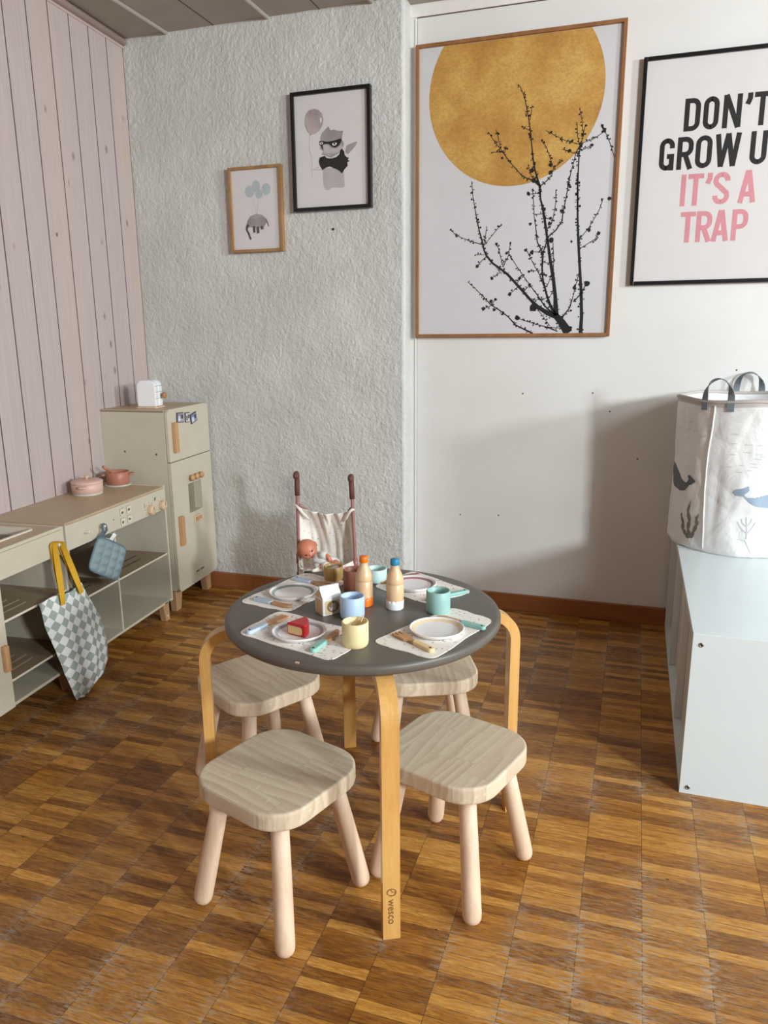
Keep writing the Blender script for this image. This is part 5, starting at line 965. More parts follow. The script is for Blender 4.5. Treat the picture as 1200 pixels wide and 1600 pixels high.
# ------------------------------------------------------------------ on the table
def placemat(label, pts, k):
    cx = sum(p[0] for p in pts) / 4; cy = sum(p[1] for p in pts) / 4
    t_ = MB(); poly = []
    for i in range(4):
        p = Vector(pts[i]); a = Vector(pts[i - 1]); c = Vector(pts[(i + 1) % 4]); da = (a - p).normalized() * 0.017; dc = (c - p).normalized() * 0.017
        poly.append(p + da * 1.0 * 1.3)
        for j in range(1, 6):
            u = j / 6; poly.append((p + da * 1.3) * (1 - u) ** 2 + p * 2 * u * (1 - u) + (p + dc * 1.3) * u * u)
        poly.append(p + dc * 1.3)
        for j in range(1, 8):                      # slightly wavy long edges
            u = j / 8; q = (p + dc * 1.3).lerp(c - (c - p).normalized() * 0.0221, u); nn = Vector((-(c - p).y, (c - p).x)).normalized()
            poly.append(q + nn * 0.0016 * math.sin(u * 9 + i + k))
    t_.prism([(p.x - cx, p.y - cy) for p in poly], 0, 0.0012, 0.0)
    o = t_.build('placemat', 'mat'); o.location = (cx, cy, TT); return tag(o, label, 'placemat', 'speckled placemats')
placemat('speckled white placemat back left, under the grey-rimmed empty plate', [(-0.768, 1.329), (-0.640, 1.306), (-0.592, 1.520), (-0.716, 1.556)], 0)
placemat('speckled white placemat front left, under the plate with cake', [(-0.686, 1.175), (-0.468, 1.111), (-0.437, 1.241), (-0.662, 1.308)], 1)
placemat('speckled white placemat front right, under the cream-rimmed plate', [(-0.430, 1.212), (-0.302, 1.169), (-0.233, 1.384), (-0.330, 1.430)], 2)
placemat('speckled white placemat back right, under the mauve-rimmed plate', [(-0.529, 1.506), (-0.384, 1.432), (-0.307, 1.537), (-0.475, 1.642)], 3)
def plate(label, x, y, rm, r0=0.0395, r1=0.0455):
    t_ = MB(); s_ = 0.0522 / 0.052
    t_.lathe([(0.036, 0.0), (0.046, 0.002), (0.0515, 0.0075), (0.0522, 0.0090), (0.0515, 0.0100), (0.0495, 0.0096), (r1, 0.0072)], 64, 0, cap=False)
    t_.lathe([(0.0, 0.0), (0.036, 0.0)], 64, 0, cap=False)
    t_.lathe([(r1, 0.0072), (r0, 0.0042)], 64, 1, cap=False)
    t_.lathe([(r0, 0.0042), (r0 - 0.004, 0.0034), (0.0, 0.0034)], 64, 0, cap=False)
    o = t_.build('toy_plate', ['plate', rm]); o.location = (x, y, TT + 0.0012); return tag(o, label, 'plate', 'toy plates')
plate('white toy plate with grey-green ring, empty, back left', -0.676, 1.404, 'ringgrey')
plate('white toy plate with lilac-grey ring holding the red cake slice', -0.570, 1.2045, 'ringblue')
plate('white toy plate with cream ring, empty, front right', -0.327, 1.293, 'ringcream', 0.0410, 0.0480)
plate('white toy plate with mauve ring, empty, back right', -0.442, 1.532, 'ringmauve')
def cup(label, x, y, m, r=0.0245, h=0.046, ridged=False, z=TT):
    t = thing('toy_cup', label, 'cup', (x, y, z), 0, 'toy cups')
    b = MB(); b.lathe([(r * 0.86, 0.0), (r * 0.96, 0.003), (r, 0.009), (r, h - 0.0012), (r - 0.0008, h), (r - 0.0026, h), (r - 0.0034, h - 0.0012), (r - 0.0036, h - 0.020), (0, h - 0.021)], 48); 
    if ridged:
        for a in (R(-72), R(-62)): b.box((-0.0014, r - 0.001, 0.006), (0.0014, r + 0.0016, h - 0.001), 0.0006, 0, Matrix.Rotation(a - PI / 2, 4, 'Z'))
    b.build('cup_body', m, t); return t
cup('pale blue toy cup between the milk carton and yellow cup', -0.506, 1.318, 'blue')
yc = cup('pale yellow toy cup standing at the table front', -0.453, 1.192, 'yellow', 0.0243)
cup('sea-green toy cup on the right side of the table', -0.351, 1.399, 'teal')
mc = cup('low ochre toy cup near the doll stroller', -0.632, 1.530, 'mustard', 0.0223, 0.033, True)
cup('red-brown toy cup behind the orange-capped bottle', -0.562, 1.478, 'brown', 0.0241, 0.047)
cup('low pale aqua toy cup between the two bottles at the back', -0.533, 1.543, 'ltblue', 0.0246, 0.031, z=TT + 0.0012)
# a pale pad in the ochre cup and a stirrer in the yellow one
b = MB(); b.lathe([(0.0135, 0.0), (0.0145, 0.001), (0.0145, 0.004), (0.0, 0.0045)], 28); o = b.build('toy_coin', 'ringblue'); o.location = (-0.632, 1.530, TT + 0.0245); o.rotation_euler = (R(6), 0, 0); tag(o, 'lilac-grey disc lying inside the low ochre cup', 'disc')
b = MB(); b.tube([(0, 0, 0), (0.003, 0.004, 0.012), (0.008, 0.010, 0.027)], [0.0013, 0.0013, 0.0013], 10); o = b.build('tea_stirrer', 'beech'); o.location = (-0.450, 1.197, TT + 0.0255); tag(o, 'thin pale stick standing in the yellow cup', 'stick')

def bottle(label, x, y, capm, paint, phase):
    t = thing('toy_bottle', label, 'toy bottle', (x, y, TT), 0, 'toy bottles')
    r = 0.0180
    b = MB(); b.lathe([(r - 0.0002, 0.016), (r, 0.020), (r, 0.0538), (r - 0.0005, 0.0545), (r, 0.0552), (r, 0.060), (r - 0.0012, 0.068), (r - 0.0045, 0.077), (0.0095, 0.085), (0.0082, 0.091), (0.0082, 0.096)], 48); b.build('bottle_body', 'beech', t)
    b = MB(); seg = 96; rows = [(r - 0.0025, 0.0), (r - 0.0006, 0.0012), (r + 0.0003, 0.004), (r + 0.0004, 0.012), (r + 0.0004, None)]
    vs = []
    for rr_, z in rows:
        for k in range(seg):
            a = 2 * PI * k / seg; zz = z if z is not None else 0.0185 + 0.0022 * abs(math.sin(a * 6 + phase)); vs.append((rr_ * math.cos(a), rr_ * math.sin(a), zz))
    for k in range(seg):
        a = 2 * PI * k / seg; zz = 0.0185 + 0.0022 * abs(math.sin(a * 6 + phase)); vs.append(((r - 0.0005) * math.cos(a), (r - 0.0005) * math.sin(a), zz + 0.0002))
    b.add(vs, [(i * seg + k, i * seg + (k + 1) % seg, (i + 1) * seg + (k + 1) % seg, (i + 1) * seg + k) for i in range(5) for k in range(seg)], 0, True); b.add(vs[:seg], [tuple(reversed(range(seg)))])
    b.build('painted_foot', paint, t)
    b = MB(); b.lathe([(0.0086, 0.0935), (0.0094, 0.0945), (0.0094, 0.1045), (0.0086, 0.1060), (0, 0.1062)], 36); b.build('cap', capm, t)
bottle('turned wooden toy bottle with orange cap and orange foot', -0.507, 1.391, 'orange', 'orange', 0.3)
bottle('turned wooden toy bottle with blue cap and scalloped white foot', -0.440, 1.391, 'bluecap', 'white', 1.1)

# milk carton: x along the badge face, y back
ca = math.atan2(1.338 - 1.303, -0.533 + 0.563)
t = thing('toy_milk_carton', 'white wooden toy milk carton with brown cat badge', 'toy carton', (-0.563, 1.303, TT), ca)
CW_, CD, H1, H2 = 0.045, 0.036, 0.035, 0.058
b = MB(); b.box((0, 0, 0), (CW_, CD, H1), 0.0015, 0)
b.add([(0.001, 0.0008, H1 - 0.0006), (CW_ - 0.001, 0.0008, H1 - 0.0006), (CW_ - 0.001, CD - 0.0008, H1 - 0.0006), (0.001, CD - 0.0008, H1 - 0.0006), (0.001, CD / 2 - 0.003, H2 - 0.006), (CW_ - 0.001, CD / 2 - 0.003, H2 - 0.006), (CW_ - 0.001, CD / 2 + 0.003, H2 - 0.006), (0.001, CD / 2 + 0.003, H2 - 0.006)],
      [(0, 1, 5, 4), (2, 3, 7, 6), (4, 5, 6, 7)], 0)
b.add([(0.001, 0.0008, H1 - 0.0006), (0.001, CD - 0.0008, H1 - 0.0006), (0.001, CD / 2 + 0.003, H2 - 0.006), (0.001, CD / 2 - 0.003, H2 - 0.006), (CW_ - 0.001, 0.0008, H1 - 0.0006), (CW_ - 0.001, CD - 0.0008, H1 - 0.0006), (CW_ - 0.001, CD / 2 + 0.003, H2 - 0.006), (CW_ - 0.001, CD / 2 - 0.003, H2 - 0.006)], [(0, 3, 2, 1), (4, 5, 6, 7)], 1)
b.box((0.001, CD / 2 - 0.003, H2 - 0.0065), (CW_ - 0.001, CD / 2 + 0.003, H2), 0.0008, 0)
b.box((-0.0003, 0.003, 0.002), (0.001, CD - 0.003, H1 - 0.003), 0, 1)
b.build('carton_body', ['white', 'cartonside'], t)
b = MB(); b.prism(rrect(CW_ - 0.009, 0.028, 0.003, 4, CW_ / 2, 0.0165), -0.0006, 0.0004, mi=0, xf=XZ); b.prism(circ(CW_ / 2, 0.018, 0.0135, 0.0120, 28), -0.0010, -0.0005, mi=1, xf=XZ)
cat = [(-0.006, -0.008), (0.006, -0.008), (0.0065, -0.002), (0.004, 0.001), (0.0055, 0.003), (0.0055, 0.0085), (0.003, 0.006), (0.0, 0.006), (-0.002, 0.0085), (-0.003, 0.003), (-0.0025, 0.0), (-0.006, -0.003), (-0.0095, 0.002), (-0.0105, 0.001), (-0.008, -0.005)]
b.prism([(CW_ / 2 + x, 0.018 + z) for x, z in cat], -0.0014, -0.0009, mi=2, xf=XZ)
b.build('badge', ['cartoncream', 'cartonbrown', 'lightwash'], t)

# cake slice
t = thing('toy_cake_slice', 'red wooden toy cake slice with sponge-coloured side on the ringed plate', 'toy cake', (-0.588, 1.192, TT + 0.0047), 0)
P0, P1, P2, P3 = (0, 0), (0.0395, -0.0100), (0.0385, 0.0150), (0.0195, 0.0385)
b = MB(); arc_ = [(P1[0] * (1 - u) ** 2 + 2 * u * (1 - u) * 0.0440 + P3[0] * u * u, P1[1] * (1 - u) ** 2 + 2 * u * (1 - u) * 0.0190 + P3[1] * u * u) for u in [k / 10 for k in range(11)]]
b.prism([P0] + arc_, 0, 0.0235, 0.0018); b.build('cake_body', 'red', t)
b = MB(); a_ = math.atan2(P1[1], P1[0]); Xc = Matrix.Rotation(a_, 4, 'Z')
b.prism([(0.0015, 0.003), (0.0300, 0.003), (0.0340, 0.006), (0.0340, 0.0155), (0.0300, 0.0185), (0.0015, 0.0185)], -0.0005, 0.0010, xf=Xc @ XZ); b.build('sponge_side', 'sponge', t)

def cutlery(kind, label, e0, e1, hm, z=TT + 0.0012, hl=0.5):
    dx, dy = e1[0] - e0[0], e1[1] - e0[1]; L = math.hypot(dx, dy)
    t = thing('toy_' + kind, label, kind, (e0[0], e0[1], z), math.atan2(dy, dx), 'toy cutlery')
    b = MB(); hb = L * hl
    if kind == 'knife':
        p = [(hb, -0.0060), (hb + 0.003, -0.0068), (L - 0.014, -0.0074), (L - 0.006, -0.0050), (L, 0.0022), (L - 0.002, 0.0052), (L - 0.006, 0.0062), (hb, 0.0060)]
        b.prism(p, 0.0006, 0.0056, 0.0014)
    elif kind == 'fork':
        p = [(hb - 0.001, -0.0050), (hb + 0.010, -0.0052), (hb + 0.018, -0.0100), (L, -0.0105), (L, -0.0058), (L - 0.014, -0.0052), (L - 0.014, -0.0034), (L, -0.0028), (L, 0.0028), (L - 0.014, 0.0034), (L - 0.014, 0.0052), (L, 0.0058), (L, 0.0105), (hb + 0.018, 0.0100), (hb + 0.010, 0.0052), (hb - 0.001, 0.0050)]
        b.prism(p, 0.0008, 0.0054, 0.0008)
    b.build('blade' if kind == 'knife' else 'tines', 'cutwood', t)
    b = MB(); b.prism(rrect(hb, 0.0135, 0.0060, 6, hb / 2, 0), 0.0, 0.0072, 0.0018)
    b.lathe([(0.0021, 0.0070), (0.0021, 0.0076), (0, 0.0076)], 16, 1, Matrix.Translation((0.0075, 0, 0)))
    b.build('handle', [hm, 'cuthole'], t); return t
cutlery('fork', 'toy fork with baby-blue handle left of the plate with cake', (-0.664, 1.174), (-0.632, 1.276), 'hblue')
cutlery('knife', 'toy knife with mint handle right of the plate with cake', (-0.514, 1.132), (-0.503, 1.238), 'hteal')
cutlery('fork', 'toy fork with cream handle in front of the cream-ringed plate', (-0.309, 1.197), (-0.396, 1.256), 'hcream')
cutlery('knife', 'toy knife with mint handle behind the cream-ringed plate', (-0.241, 1.327), (-0.343, 1.363), 'hteal')
cutlery('knife', 'toy knife with baby-blue handle in front of the grey-ringed plate', (-0.742, 1.350), (-0.643, 1.326), 'hblue')
cutlery('fork', 'toy fork with baby-blue handle behind the grey-ringed plate', (-0.716, 1.498), (-0.618, 1.474), 'hblue')
cutlery('knife', 'toy knife with mint handle partly behind the sea-green cup', (-0.318, 1.527), (-0.392, 1.447), 'hteal')
cutlery('fork', 'toy fork with mauve handle behind the mauve-ringed plate', (-0.449, 1.608), (-0.522, 1.533), 'hmauve')

# ------------------------------------------------------------------ low white bookcase lying along the wall
bx0, bx1, by0, by1, bh = 0.157, 0.930, 1.699, YB - 0.016, 0.398
bk = thing('low_bookcase', 'low white laminate bookcase with bolted end panel by the wall', 'bookcase', (0, 0, 0))
def L3(a): return (a[0], a[1], a[2])
bk.location = (bx0, by0, 0)
w_, d_ = bx1 - bx0, by1 - by0
b = MB(); b.box((0, 0, 0.0), (w_, 0.016, bh - 0.0), 0.001)
for x, z in ((0.018, bh - 0.0255), (0.0178, 0.0170), (w_ - 0.018, bh - 0.0255), (w_ - 0.018, 0.017)): pass
ep = b.build('end_panel', 'bookwhite', bk)
for x, z in ((0.0185, bh - 0.0255), (0.0178, 0.0170), (w_ - 0.018, bh - 0.0255), (w_ - 0.018, 0.017)):
    b = MB(); b.lathe([(0.0055, 0), (0.0055, 0.0008), (0.0044, 0.0016), (0.0024, 0.0016), (0.0022, 0.0004), (0, 0.0004)], 20, 0, Matrix.Translation((x, 0, z)) @ Matrix.Rotation(R(90), 4, 'X'), cap=False); b.lathe([(0.0024, 0.0005), (0, 0.0005)], 12, 1, Matrix.Translation((x, 0, z)) @ Matrix.Rotation(R(90), 4, 'X'), cap=False); b.build('bolt', ['metal', 'black'], ep)
b = MB(); b.box((0, 0.0165, bh - 0.016), (w_, d_, bh - 0.0005), 0.0008); b.build('top_panel', 'bookwhite', bk)
b = MB(); b.box((0, 0.0165, 0.0), (w_, d_, 0.016), 0.0008); b.build('bottom_panel', 'bookwhite', bk)
b = MB(); b.box((0, d_ - 0.016, 0.016), (w_, d_, bh - 0.016), 0.0008); b.build('end_panel', 'bookwhite', bk)
b = MB(); b.box((0.020, 0.0165, 0.0165), (0.030, d_ - 0.0165, bh - 0.0165)); 
b.build('back_panel', 'bookinner', bk)
for y in (0.34, 0.70):
    b = MB(); b.box((0.0012, y, 0.0165), (0.020, y + 0.016, bh - 0.0165), 0.0008); b.build('divider', 'bookwhite', bk)
for y in (0.352, 0.677):
    b = MB(); b.lathe([(0.007, 0), (0.006, 0.002), (0, 0.0022)], 14, 0, Matrix.Translation((0.020, y + 0.05, 0.075)) @ Matrix.Rotation(R(-90), 4, 'Y')); b.build('bolt_cap', 'bookinner', bk)

# ------------------------------------------------------------------ canvas storage bag on the bookcase
BC = (0.335, 2.560); BR = 0.205; BZ = bh; BH = 0.458
bg_ = thing('storage_bag', 'large round white canvas bag with whale print and dark grey handles', 'storage bag', (BC[0], BC[1], BZ))
def bagr(th, z):
    u = z / BH
    r = BR * (1.0 - 0.015 * math.sin(PI * u)) + 0.0065 * mnoise.noise(Vector((math.cos(th) * 2.2, math.sin(th) * 2.2, z * 7))) * (1 - 0.6 * u) + 0.0032 * mnoise.noise(Vector((math.cos(th) * 6, math.sin(th) * 6, z * 20))) * (1 - 0.5 * u)
    # crease beside the seam on the lower half
    ds_ = (th + 2.13 + PI * 2) % (2 * PI); ds_ = ds_ - 2 * PI if ds_ > PI else ds_
    r -= 0.006 * math.exp(-((ds_ - 0.10) / 0.07) ** 2) * max(0, 1 - abs(u - 0.35) / 0.4)
    if u < 0.03: r -= 0.004 * (1 - u / 0.03)
    return r
def bagp(th, z, off=0.0):
    r = bagr(th, z) + off; lift = 0.0
    if z < 0.03: lift = 0.008 * math.exp(-((th + 2.25) / 0.28) ** 2) * (1 - z / 0.03)
    return (r * math.cos(th), r * math.sin(th), z + lift)
b = MB(); b.grid(lambda u, v: bagp(2 * PI * u, BH * v), 220, 110, th=0.0025); b.lathe([(0.0, 0.004), (BR - 0.006, 0.004)], 48, cap=False)
def on_bag(b, poly, mi, off=0.0012, dz=0.003):
    """printed shape: outline in (angle, height) cut into thin level slices that follow the cloth"""
    z0 = min(p[1] for p in poly); z1 = max(p[1] for p in poly); n = max(2, int((z1 - z0) / dz))
    def cross(z):
        xs = []
        for i in range(len(poly)):
            (a, za), (c, zc) = poly[i], poly[(i + 1) % len(poly)]
            if (za <= z < zc) or (zc <= z < za): xs.append(a + (c - a) * (z - za) / (zc - za))
        return sorted(xs)
    for i in range(n):
        za = z0 + (z1 - z0) * i / n + 1e-6; zb = z0 + (z1 - z0) * (i + 1) / n - 1e-6; A, B_ = cross(za), cross(zb)
        if len(A) != len(B_):
            m = cross((za + zb) / 2); A = B_ = m
        for k in range(0, len(A) - 1, 2):
            m = max(1, int(abs(A[k + 1] - A[k]) / 0.02)); row = []
            for j in range(m + 1):
                u = j / m; row.append((bagp(A[k] + (A[k + 1] - A[k]) * u, za - BZ, off), bagp(B_[k] + (B_[k + 1] - B_[k]) * u, zb - BZ, off)))
            vs = [q for pr in row for q in pr]; b.add(vs, [(2 * j, 2 * j + 2, 2 * j + 3, 2 * j + 1) for j in range(m)], mi, True)
def line_on_bag(b, pts, w_, mi, wavy=False):
    fine_ = []
    for (a, za), (c, zc) in zip(pts, pts[1:]):
        for j in range(8): fine_.append((a + (c - a) * j / 8, za + (zc - za) * j / 8))
    fine_.append(pts[-1]); n = len(fine_); vs = []
    for i in range(n):
        a, c = fine_[max(i - 1, 0)], fine_[min(i + 1, n - 1)]; dx, dz = (c[0] - a[0]) * BR, c[1] - a[1]; L = math.hypot(dx, dz) or 1
        wi = w_ * ((0.55 + 0.55 * abs(math.sin(i * 0.42))) * min(1.0, 0.25 + 2.2 * (1 - i / (n - 1))) if wavy else 1)
        vs += [bagp(fine_[i][0] - dz / L * wi / BR, fine_[i][1] + dx / L * wi - BZ, 0.0013), bagp(fine_[i][0] + dz / L * wi / BR, fine_[i][1] - dx / L * wi - BZ, 0.0013)]
    b.add(vs, [(2 * i, 2 * i + 1, 2 * i + 3, 2 * i + 2) for i in range(n - 1)], mi)
on_bag(b, WHALES[0], 1); on_bag(b, WHALES[1], 2)
for q in WEEDS: line_on_bag(b, q, 0.0062, 3, True)
for q in CORAL: line_on_bag(b, q, 0.0010, 4)
for q in DASHES: line_on_bag(b, q, 0.0007, 4)
b.build('bag_body', ['bag', 'whaledark', 'whaleblue', 'weed', 'palegrey'], bg_)
b = MB(); b.tube([bagp(2 * PI * k / 90, BH - 0.002 - 0.003 * math.sin(k * 0.35)) for k in range(91)], 0.0055, 8, sy=1.0)
b.grid(lambda u, v: tuple(Vector(bagp(2 * PI * u, BH - 0.017 * v - 0.003 * math.sin(u * 31), 0.0012))), 140, 2); b.build('rim_binding', 'bagrim', bg_)
b = MB(); b.tube([bagp(-2.145 - 0.055 * math.sin(PI * (1 - k / 40)) ** 2, 0.004 + (BH - 0.02) * k / 40, 0.0015) for k in range(41)], 0.0026, 6); b.build('seam_piping', 'bag', bg_)
for a0, a1 in ((-2.30, -1.93), (0.35, 0.72), (1.28, 1.65)):
    if a0 == 0.35: continue
    b = MB(); path = []; wd = []
    for k in range(4): path.append(bagp(a0, BH - 0.030 + 0.010 * k, 0.003)); wd.append((-math.sin(a0), math.cos(a0), 0))
    A = Vector(bagp(a0, BH + 0.0, 0.003)); Bv = Vector(bagp(a1, BH, 0.003)); c_ = (A + Bv) / 2; hw = (Bv - A) / 2
    for k in range(1, 20):
        a = PI * (1 - k / 20); path.append(c_ + hw * math.cos(a) + Vector((0, 0, 0.062 * math.sin(a) ** 0.8))); am = a0 + (a1 - a0) * k / 20
        wd.append(Vector((-math.sin(am), math.cos(am), 0)) * (1 - math.sin(a)) + Vector((math.cos(am), math.sin(am), 0.15)) * math.sin(a))
    for k in range(4): path.append(bagp(a1, BH - 0.030 * k / 3.0, 0.003)); wd.append((-math.sin(a1), math.cos(a1), 0))
    wd = [Vector(q).normalized() for q in wd]
    for i in range(len(wd) - 1, 0, -1): pass
    b.ribbon(path, 0.020, wd, 0.0022); b.build('handle', 'strap', bg_)

# ------------------------------------------------------------------ doll stroller against the plastered wall
ST = (-1.01, 2.36)
stl = thing('doll_stroller', 'mauve-framed toy stroller with speckled cream cloth seat at the plastered wall', 'doll stroller', (ST[0], ST[1], 0))
def sp_(x, y, z): return Vector((x - ST[0], y - ST[1], z))
rods = []
for sg, (tx, bx) in enumerate(((-1.111, -1.100), (-0.907, -0.873))):
    top = sp_(tx, 2.375, 0.558); low = sp_(bx, 2.335, 0.045)
    b = MB(); b.tube([top.lerp(low, k / 10) for k in range(11)], 0.0060, 14); rd = b.build('frame_tube', 'rod', stl); rods.append((top, low))
    b = MB(); g0 = top + Vector((0, -0.000, 0.000)); 
    path = [top.lerp(low, 0.115), top.lerp(low, 0.05), top, top + Vector((0.001, -0.003, 0.012)), top + Vector((0.004, -0.012, 0.021)), top + Vector((0.007, -0.022, 0.021)), top + Vector((0.009, -0.030, 0.015)), top + Vector((0.010, -0.033, 0.008))]
    b.tube(path, [0.0088, 0.0092, 0.0090, 0.0092, 0.0096, 0.0100, 0.0100, 0.0075], 16); b.build('handle_grip', 'grip', stl)
    b = MB(); u = 0.52; b.tube([top.lerp(low, u), top.lerp(low, u + 0.07)], 0.0088, 14); b.build('joint_sleeve', 'rod', stl)
    b = MB(); b.tube([top.lerp(low, 0.655), top.lerp(low, 0.668)], 0.0078, 14); b.build('joint_ring', 'grip', stl)
    s_ = 1 if sg == 0 else -1
    b = MB(); q0 = top.lerp(low, 0.185); b.tube([q0, q0 + Vector((s_ * 0.008, 0.001, 0.002)), q0 + Vector((s_ * 0.018, 0.012, -0.008)), q0 + Vector((s_ * 0.034, 0.030, -0.034))], [0.0048, 0.0048, 0.0046, 0.0044], 10); b.build('side_hook', 'rod', stl)
# crossed braces, front legs, wheels
b = MB(); b.tube([rods[0][0].lerp(rods[0][1], 0.60) + Vector((0, 0.012, 0)), rods[1][1] + Vector((0.0, 0.012, 0.02))], 0.0048, 10); b.build('cross_brace', 'rod', stl)
b = MB(); b.tube([rods[1][0].lerp(rods[1][1], 0.60) + Vector((0, 0.026, 0)), rods[0][1] + Vector((0.0, 0.026, 0.02))], 0.0048, 10); b.build('cross_brace', 'rod', stl)
for x in (-1.104, -0.872):
    a_ = sp_(x + (0.006 if x < -1 else -0.012), 2.345, 0.235); c_ = sp_(x, 2.56, 0.045)
    b = MB(); b.tube([a_, a_.lerp(c_, 0.5), c_], 0.0052, 10); b.build('frame_tube', 'rod', stl)
for x in (-1.104, -0.872):
    for y in (2.335, 2.56):
        for dx in (-0.013, 0.013):
            b = MB(); X = Matrix.Translation(sp_(x + dx, y, 0.0275)) @ Matrix.Rotation(R(90), 4, 'Y'); b.lathe([(0.010, -0.0065), (0.024, -0.0065), (0.0275, -0.004), (0.0275, 0.004), (0.024, 0.0065), (0.010, 0.0065)], 32, 0, X); b.build('wheel', 'wheel', stl)
        b = MB(); b.tube([sp_(x - 0.022, y, 0.0275), sp_(x + 0.022, y, 0.0275)], 0.004, 10); b.build('axle', 'grip', stl)
# cloth seat: hangs between the rods, opens towards the viewer, ends in a loose front hem
def rodx(sg, z):
    a, c = rods[sg]; u = (a.z - z) / (a.z - c.z); q = a.lerp(c, u); return q.x, q.y
PROF = [(0.0, 0.458, 0.004), (0.10, 0.430, 0.020), (0.25, 0.385, 0.040), (0.45, 0.320, 0.055), (0.60, 0.262, 0.050), (0.70, 0.238, 0.015), (0.80, 0.242, -0.035), (0.92, 0.262, -0.062), (1.0, 0.276, -0.066)]
def cloth(u, v):
    z = lerp_tab([(p[0], p[1]) for p in PROF], v); y = lerp_tab([(p[0], p[2]) for p in PROF], v)
    xl, yl = rodx(0, z); xr, yr = rodx(1, z); e = math.sin(PI * u)
    x = xl + (xr - xl) * u; sag = 0.018 * e * (1 - v) ** 2
    base = yl * (1 - u) + yr * u
    k = min(1, e * 2.2)
    fold = (0.006 * math.sin(u * 23 + v * 3) + 0.004 * math.sin(u * 41 - v * 6)) * e
    cre = -0.012 * math.exp(-((u - 0.52) / 0.03) ** 2) * max(0, 1 - v * 1.6)
    zz = z - sag + (0.016 * math.sin(u * 11 + 0.6) * e * max(0, (v - 0.75) / 0.25)) - 0.024 * max(0, (v - 0.8) / 0.2) * math.exp(-((u - 0.20) / 0.10) ** 2)
    return (x, base + y * k + fold + cre, zz)
b = MB(); b.grid(cloth, 64, 80, th=0.0016)
# corner tabs round the rods
for sg in (0, 1):
    q0 = rods[sg][0].lerp(rods[sg][1], 0.195); s_ = 1 if sg == 0 else -1
    b.tube([q0 + Vector((s_ * -0.008, -0.004, 0.004)), q0 + Vector((s_ * -0.002, -0.010, 0.007)), q0 + Vector((s_ * 0.010, -0.009, -0.004)), q0 + Vector((s_ * 0.024, -0.002, -0.026)), q0 + Vector((s_ * 0.04, 0.004, -0.042))], [0.003, 0.005, 0.0055, 0.006, 0.003], 8, sy=0.5)
# side flaps hanging below the seat
for sg in (0, 1):
    def flap(u, v, sg=sg):
        z = 0.285 - 0.115 * v; xr_, yr_ = rodx(sg, z); s_ = 1 if sg == 0 else -1
        return (xr_ + s_ * (0.004 + (0.030 + 0.012 * v) * u), yr_ - 0.012 - 0.034 * u * (1 - 0.5 * v) + 0.003 * math.sin(u * 9 + v * 4), z - 0.012 * u)
    b.grid(flap, 12, 16, th=0.0014)
b.build('cloth_seat', 'strollercloth', stl)
b = MB(); b.grid(lambda u, v: (rodx(0, 0.2)[0] + 0.02 + (0.19) * u, -0.012 + 0.02 * math.sin(PI * u), 0.228 - 0.10 * v), 16, 8, th=0.0014); b.build('footrest_cloth', 'mittpipe', stl)

# ------------------------------------------------------------------ the doll lying in it
dl = thing('baby_doll', 'bald baby doll in white romper lying in the toy stroller', 'doll', (-1.060, 2.332, 0.316))
me = bpy.data.meshes.new('doll'); V = []; E_ = []; RD = []
def chain(pts, rads, start=None):
    prev = start
    for p, r in zip(pts, rads):
        V.append(p); RD.append(r); k = len(V) - 1
        if prev is not None: E_.append((prev, k))
        prev = k
    return prev
root = chain([(0.075, 0.010, -0.045)], [0.026])
chest = chain([(0.048, 0.004, -0.030)], [0.026], root); neck = chain([(0.026, 0.000, -0.020)], [0.013], chest)
chain([(0.012, 0.0, -0.012)], [0.014], neck)
chain([(0.060, -0.014, -0.012), (0.086, -0.020, -0.010), (0.096, -0.024, -0.030), (0.112, -0.028, -0.030)], [0.011, 0.0088, 0.0080, 0.0072], chest)
chain([(0.036, -0.012, -0.048), (0.050, -0.026, -0.052), (0.066, -0.030, -0.050)], [0.010, 0.0085, 0.0075], chest)
chain([(0.102, 0.000, -0.040), (0.122, -0.022, -0.042), (0.128, -0.030, -0.064), (0.130, -0.040, -0.070)], [0.016, 0.013, 0.010, 0.008], root)
chain([(0.096, -0.004, -0.066), (0.108, -0.028, -0.078), (0.112, -0.036, -0.096), (0.114, -0.046, -0.100)], [0.016, 0.013, 0.010, 0.008], root)
me.from_pydata(V, E_, []); so = bpy.data.objects.new('doll_skin', me); col.objects.link(so)
sm = so.modifiers.new('skin', 'SKIN'); ss = so.modifiers.new('sub', 'SUBSURF'); ss.levels = 2
sk_ = me.skin_vertices[0].data if me.skin_vertices else None
if sk_ is None:
    bpy.context.view_layer.objects.active = so
    sk_ = me.skin_vertices[0].data
for i, r in enumerate(RD): sk_[i].radius = (r, r)
sk_[0].use_root = True
bpy.context.view_layer.update()
ev = so.evaluated_get(bpy.context.evaluated_depsgraph_get()); m2 = ev.to_mesh()
bv = [v.co.copy() for v in m2.vertices]; bf = [tuple(p.vertices) for p in m2.polygons]; ev.to_mesh_clear(); bpy.data.objects.remove(so)
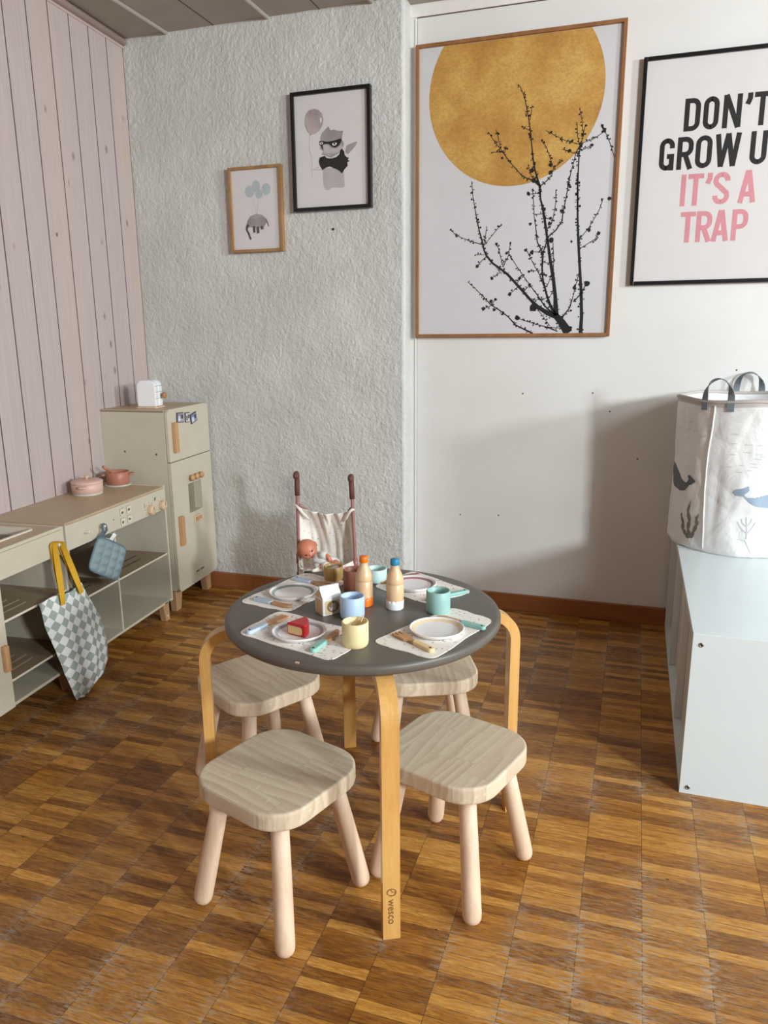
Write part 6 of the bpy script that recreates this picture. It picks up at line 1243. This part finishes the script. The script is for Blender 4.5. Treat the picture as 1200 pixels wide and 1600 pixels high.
# head: local frame x = across the face, y = back, z = crown; tilted with the crown up and left
HX = Matrix.Rotation(R(28), 4, 'Z') @ Matrix.Rotation(R(-34), 4, 'Y') @ Matrix.Rotation(R(14), 4, 'X')
def head_vert(p):
    x, y, z = p
    y2 = y; r_ = 1.0
    z2 = z * (1.08 if z > 0 else 0.96); x2 = x * (1.02 if z > 0 else 1.0)
    if y > 0: y2 = y * 1.12
    q = Vector((x2, y2, z2))
    if y < 0:
        f = -y
        ch = math.exp(-((abs(x) - 0.42) ** 2 + (z + 0.42) ** 2) / 0.07) * 0.10       # cheeks
        no = math.exp(-((x / 0.11) ** 2 + ((z + 0.18) / 0.10) ** 2)) * 0.17          # nose
        ey = -math.exp(-(((abs(x) - 0.34) / 0.16) ** 2 + ((z - 0.02) / 0.10) ** 2)) * 0.07
        br_ = math.exp(-(((abs(x) - 0.3) / 0.3) ** 2 + ((z - 0.24) / 0.12) ** 2)) * 0.03
        li = math.exp(-((x / 0.20) ** 2 + ((z + 0.46) / 0.07) ** 2)) * 0.07
        chn = math.exp(-((x / 0.24) ** 2 + ((z + 0.74) / 0.16) ** 2)) * 0.08
        q.y -= (ch + no + ey + br_ + li + chn)
    return q
b = MB(); b.add(bv, bf, 0, True)
HR = 0.0345; bm = bmesh.new(); bmesh.ops.create_uvsphere(bm, u_segments=64, v_segments=44, radius=1)
for v in bm.verts: v.co = head_vert(v.co) * HR
b.from_bm(bm, 0, True, HX); bm.free()
for sx in (-1, 1):                                         # ears
    b.sphere((sx * 0.0345, 0.006, -0.003), 0.008, 0, (0.45, 0.7, 1.1), 14, HX); b.tube([(sx * 0.0355 + 0.0, 0.003 + 0.006 * math.cos(a), -0.003 + 0.0085 * math.sin(a)) for a in [2 * PI * k / 12 for k in range(13)]], 0.0016, 6, xf=HX)
# hands: small palms with five fingers each
for hc, dr_ in ((Vector((0.113, -0.029, -0.030)), Vector((0.9, -0.35, 0.1))), (Vector((0.067, -0.031, -0.050)), Vector((0.9, -0.4, 0.1)))):
    dr_.normalize(); sd = dr_.cross(Vector((0, 0, 1))).normalized()
    b.sphere(hc + dr_ * 0.004, 0.0072, 0, (1.1, 0.9, 0.75), 12)
    for k, l in enumerate((0.0085, 0.0100, 0.0095, 0.0080)):
        o_ = hc + dr_ * 0.008 + sd * (-0.0048 + 0.0032 * k); b.tube([o_, o_ + dr_ * l * 0.55 + Vector((0, 0, -0.001)), o_ + dr_ * l * 0.85 + Vector((0, 0, -0.0035))], [0.0019, 0.0018, 0.0013], 8)
    b.tube([hc + sd * -0.0055, hc + sd * -0.0085 + dr_ * 0.004, hc + sd * -0.0085 + dr_ * 0.0085], [0.0022, 0.0020, 0.0014], 8)
b.build('doll_body', 'skin', dl)
for sx in (-1, 1):
    b = MB(); b.sphere((sx * 0.0117, -0.0305, 0.0010), 0.0042, 0, (1.05, 0.5, 0.75), 14, HX); b.tube([(sx * 0.0117 + 0.0052 * math.cos(a), -0.0318 + 0.001, 0.0016 + 0.0038 * math.sin(a)) for a in [R(20 + 140 * k / 8) for k in range(9)]], 0.0007, 6, xf=HX); b.build('eye', 'eye', dl)
b = MB(); b.tube([(x, -0.0355 + abs(x) * 0.28, -0.0158 + 16 * x * x) for x in [-0.0062 + 0.0124 * k / 8 for k in range(9)]], [0.0006, 0.0012, 0.0017, 0.0019, 0.0016, 0.0019, 0.0017, 0.0012, 0.0006], 8, xf=HX); b.build('mouth', 'lips', dl)
b = MB()
def romper(u, v):
    a = 2 * PI * u; ax = Vector((0.026, 0.0, -0.020)).lerp(Vector((0.108, 0.004, -0.062)), v); dirx = Vector((0.082, 0.004, -0.042)).normalized()
    n1 = dirx.cross(Vector((0, 1, 0))).normalized(); n2 = dirx.cross(n1)
    r = lerp_tab([(0, 0.017), (0.12, 0.026), (0.35, 0.0315), (0.7, 0.034), (0.9, 0.032), (1.0, 0.020)], v) + 0.0014 * math.sin(a * 7 + v * 9)
    return tuple(ax + n1 * r * math.cos(a) + n2 * r * math.sin(a))
b.grid(romper, 48, 30, th=0.001)
b.tube([(0.050, -0.010, -0.018), (0.066, -0.018, -0.010), (0.080, -0.021, -0.0095)], [0.014, 0.0135, 0.0125], 14); b.tube([(0.036, -0.008, -0.046), (0.046, -0.022, -0.051), (0.056, -0.028, -0.052)], [0.013, 0.0125, 0.0115], 14)
b.build('romper', 'romper', dl)
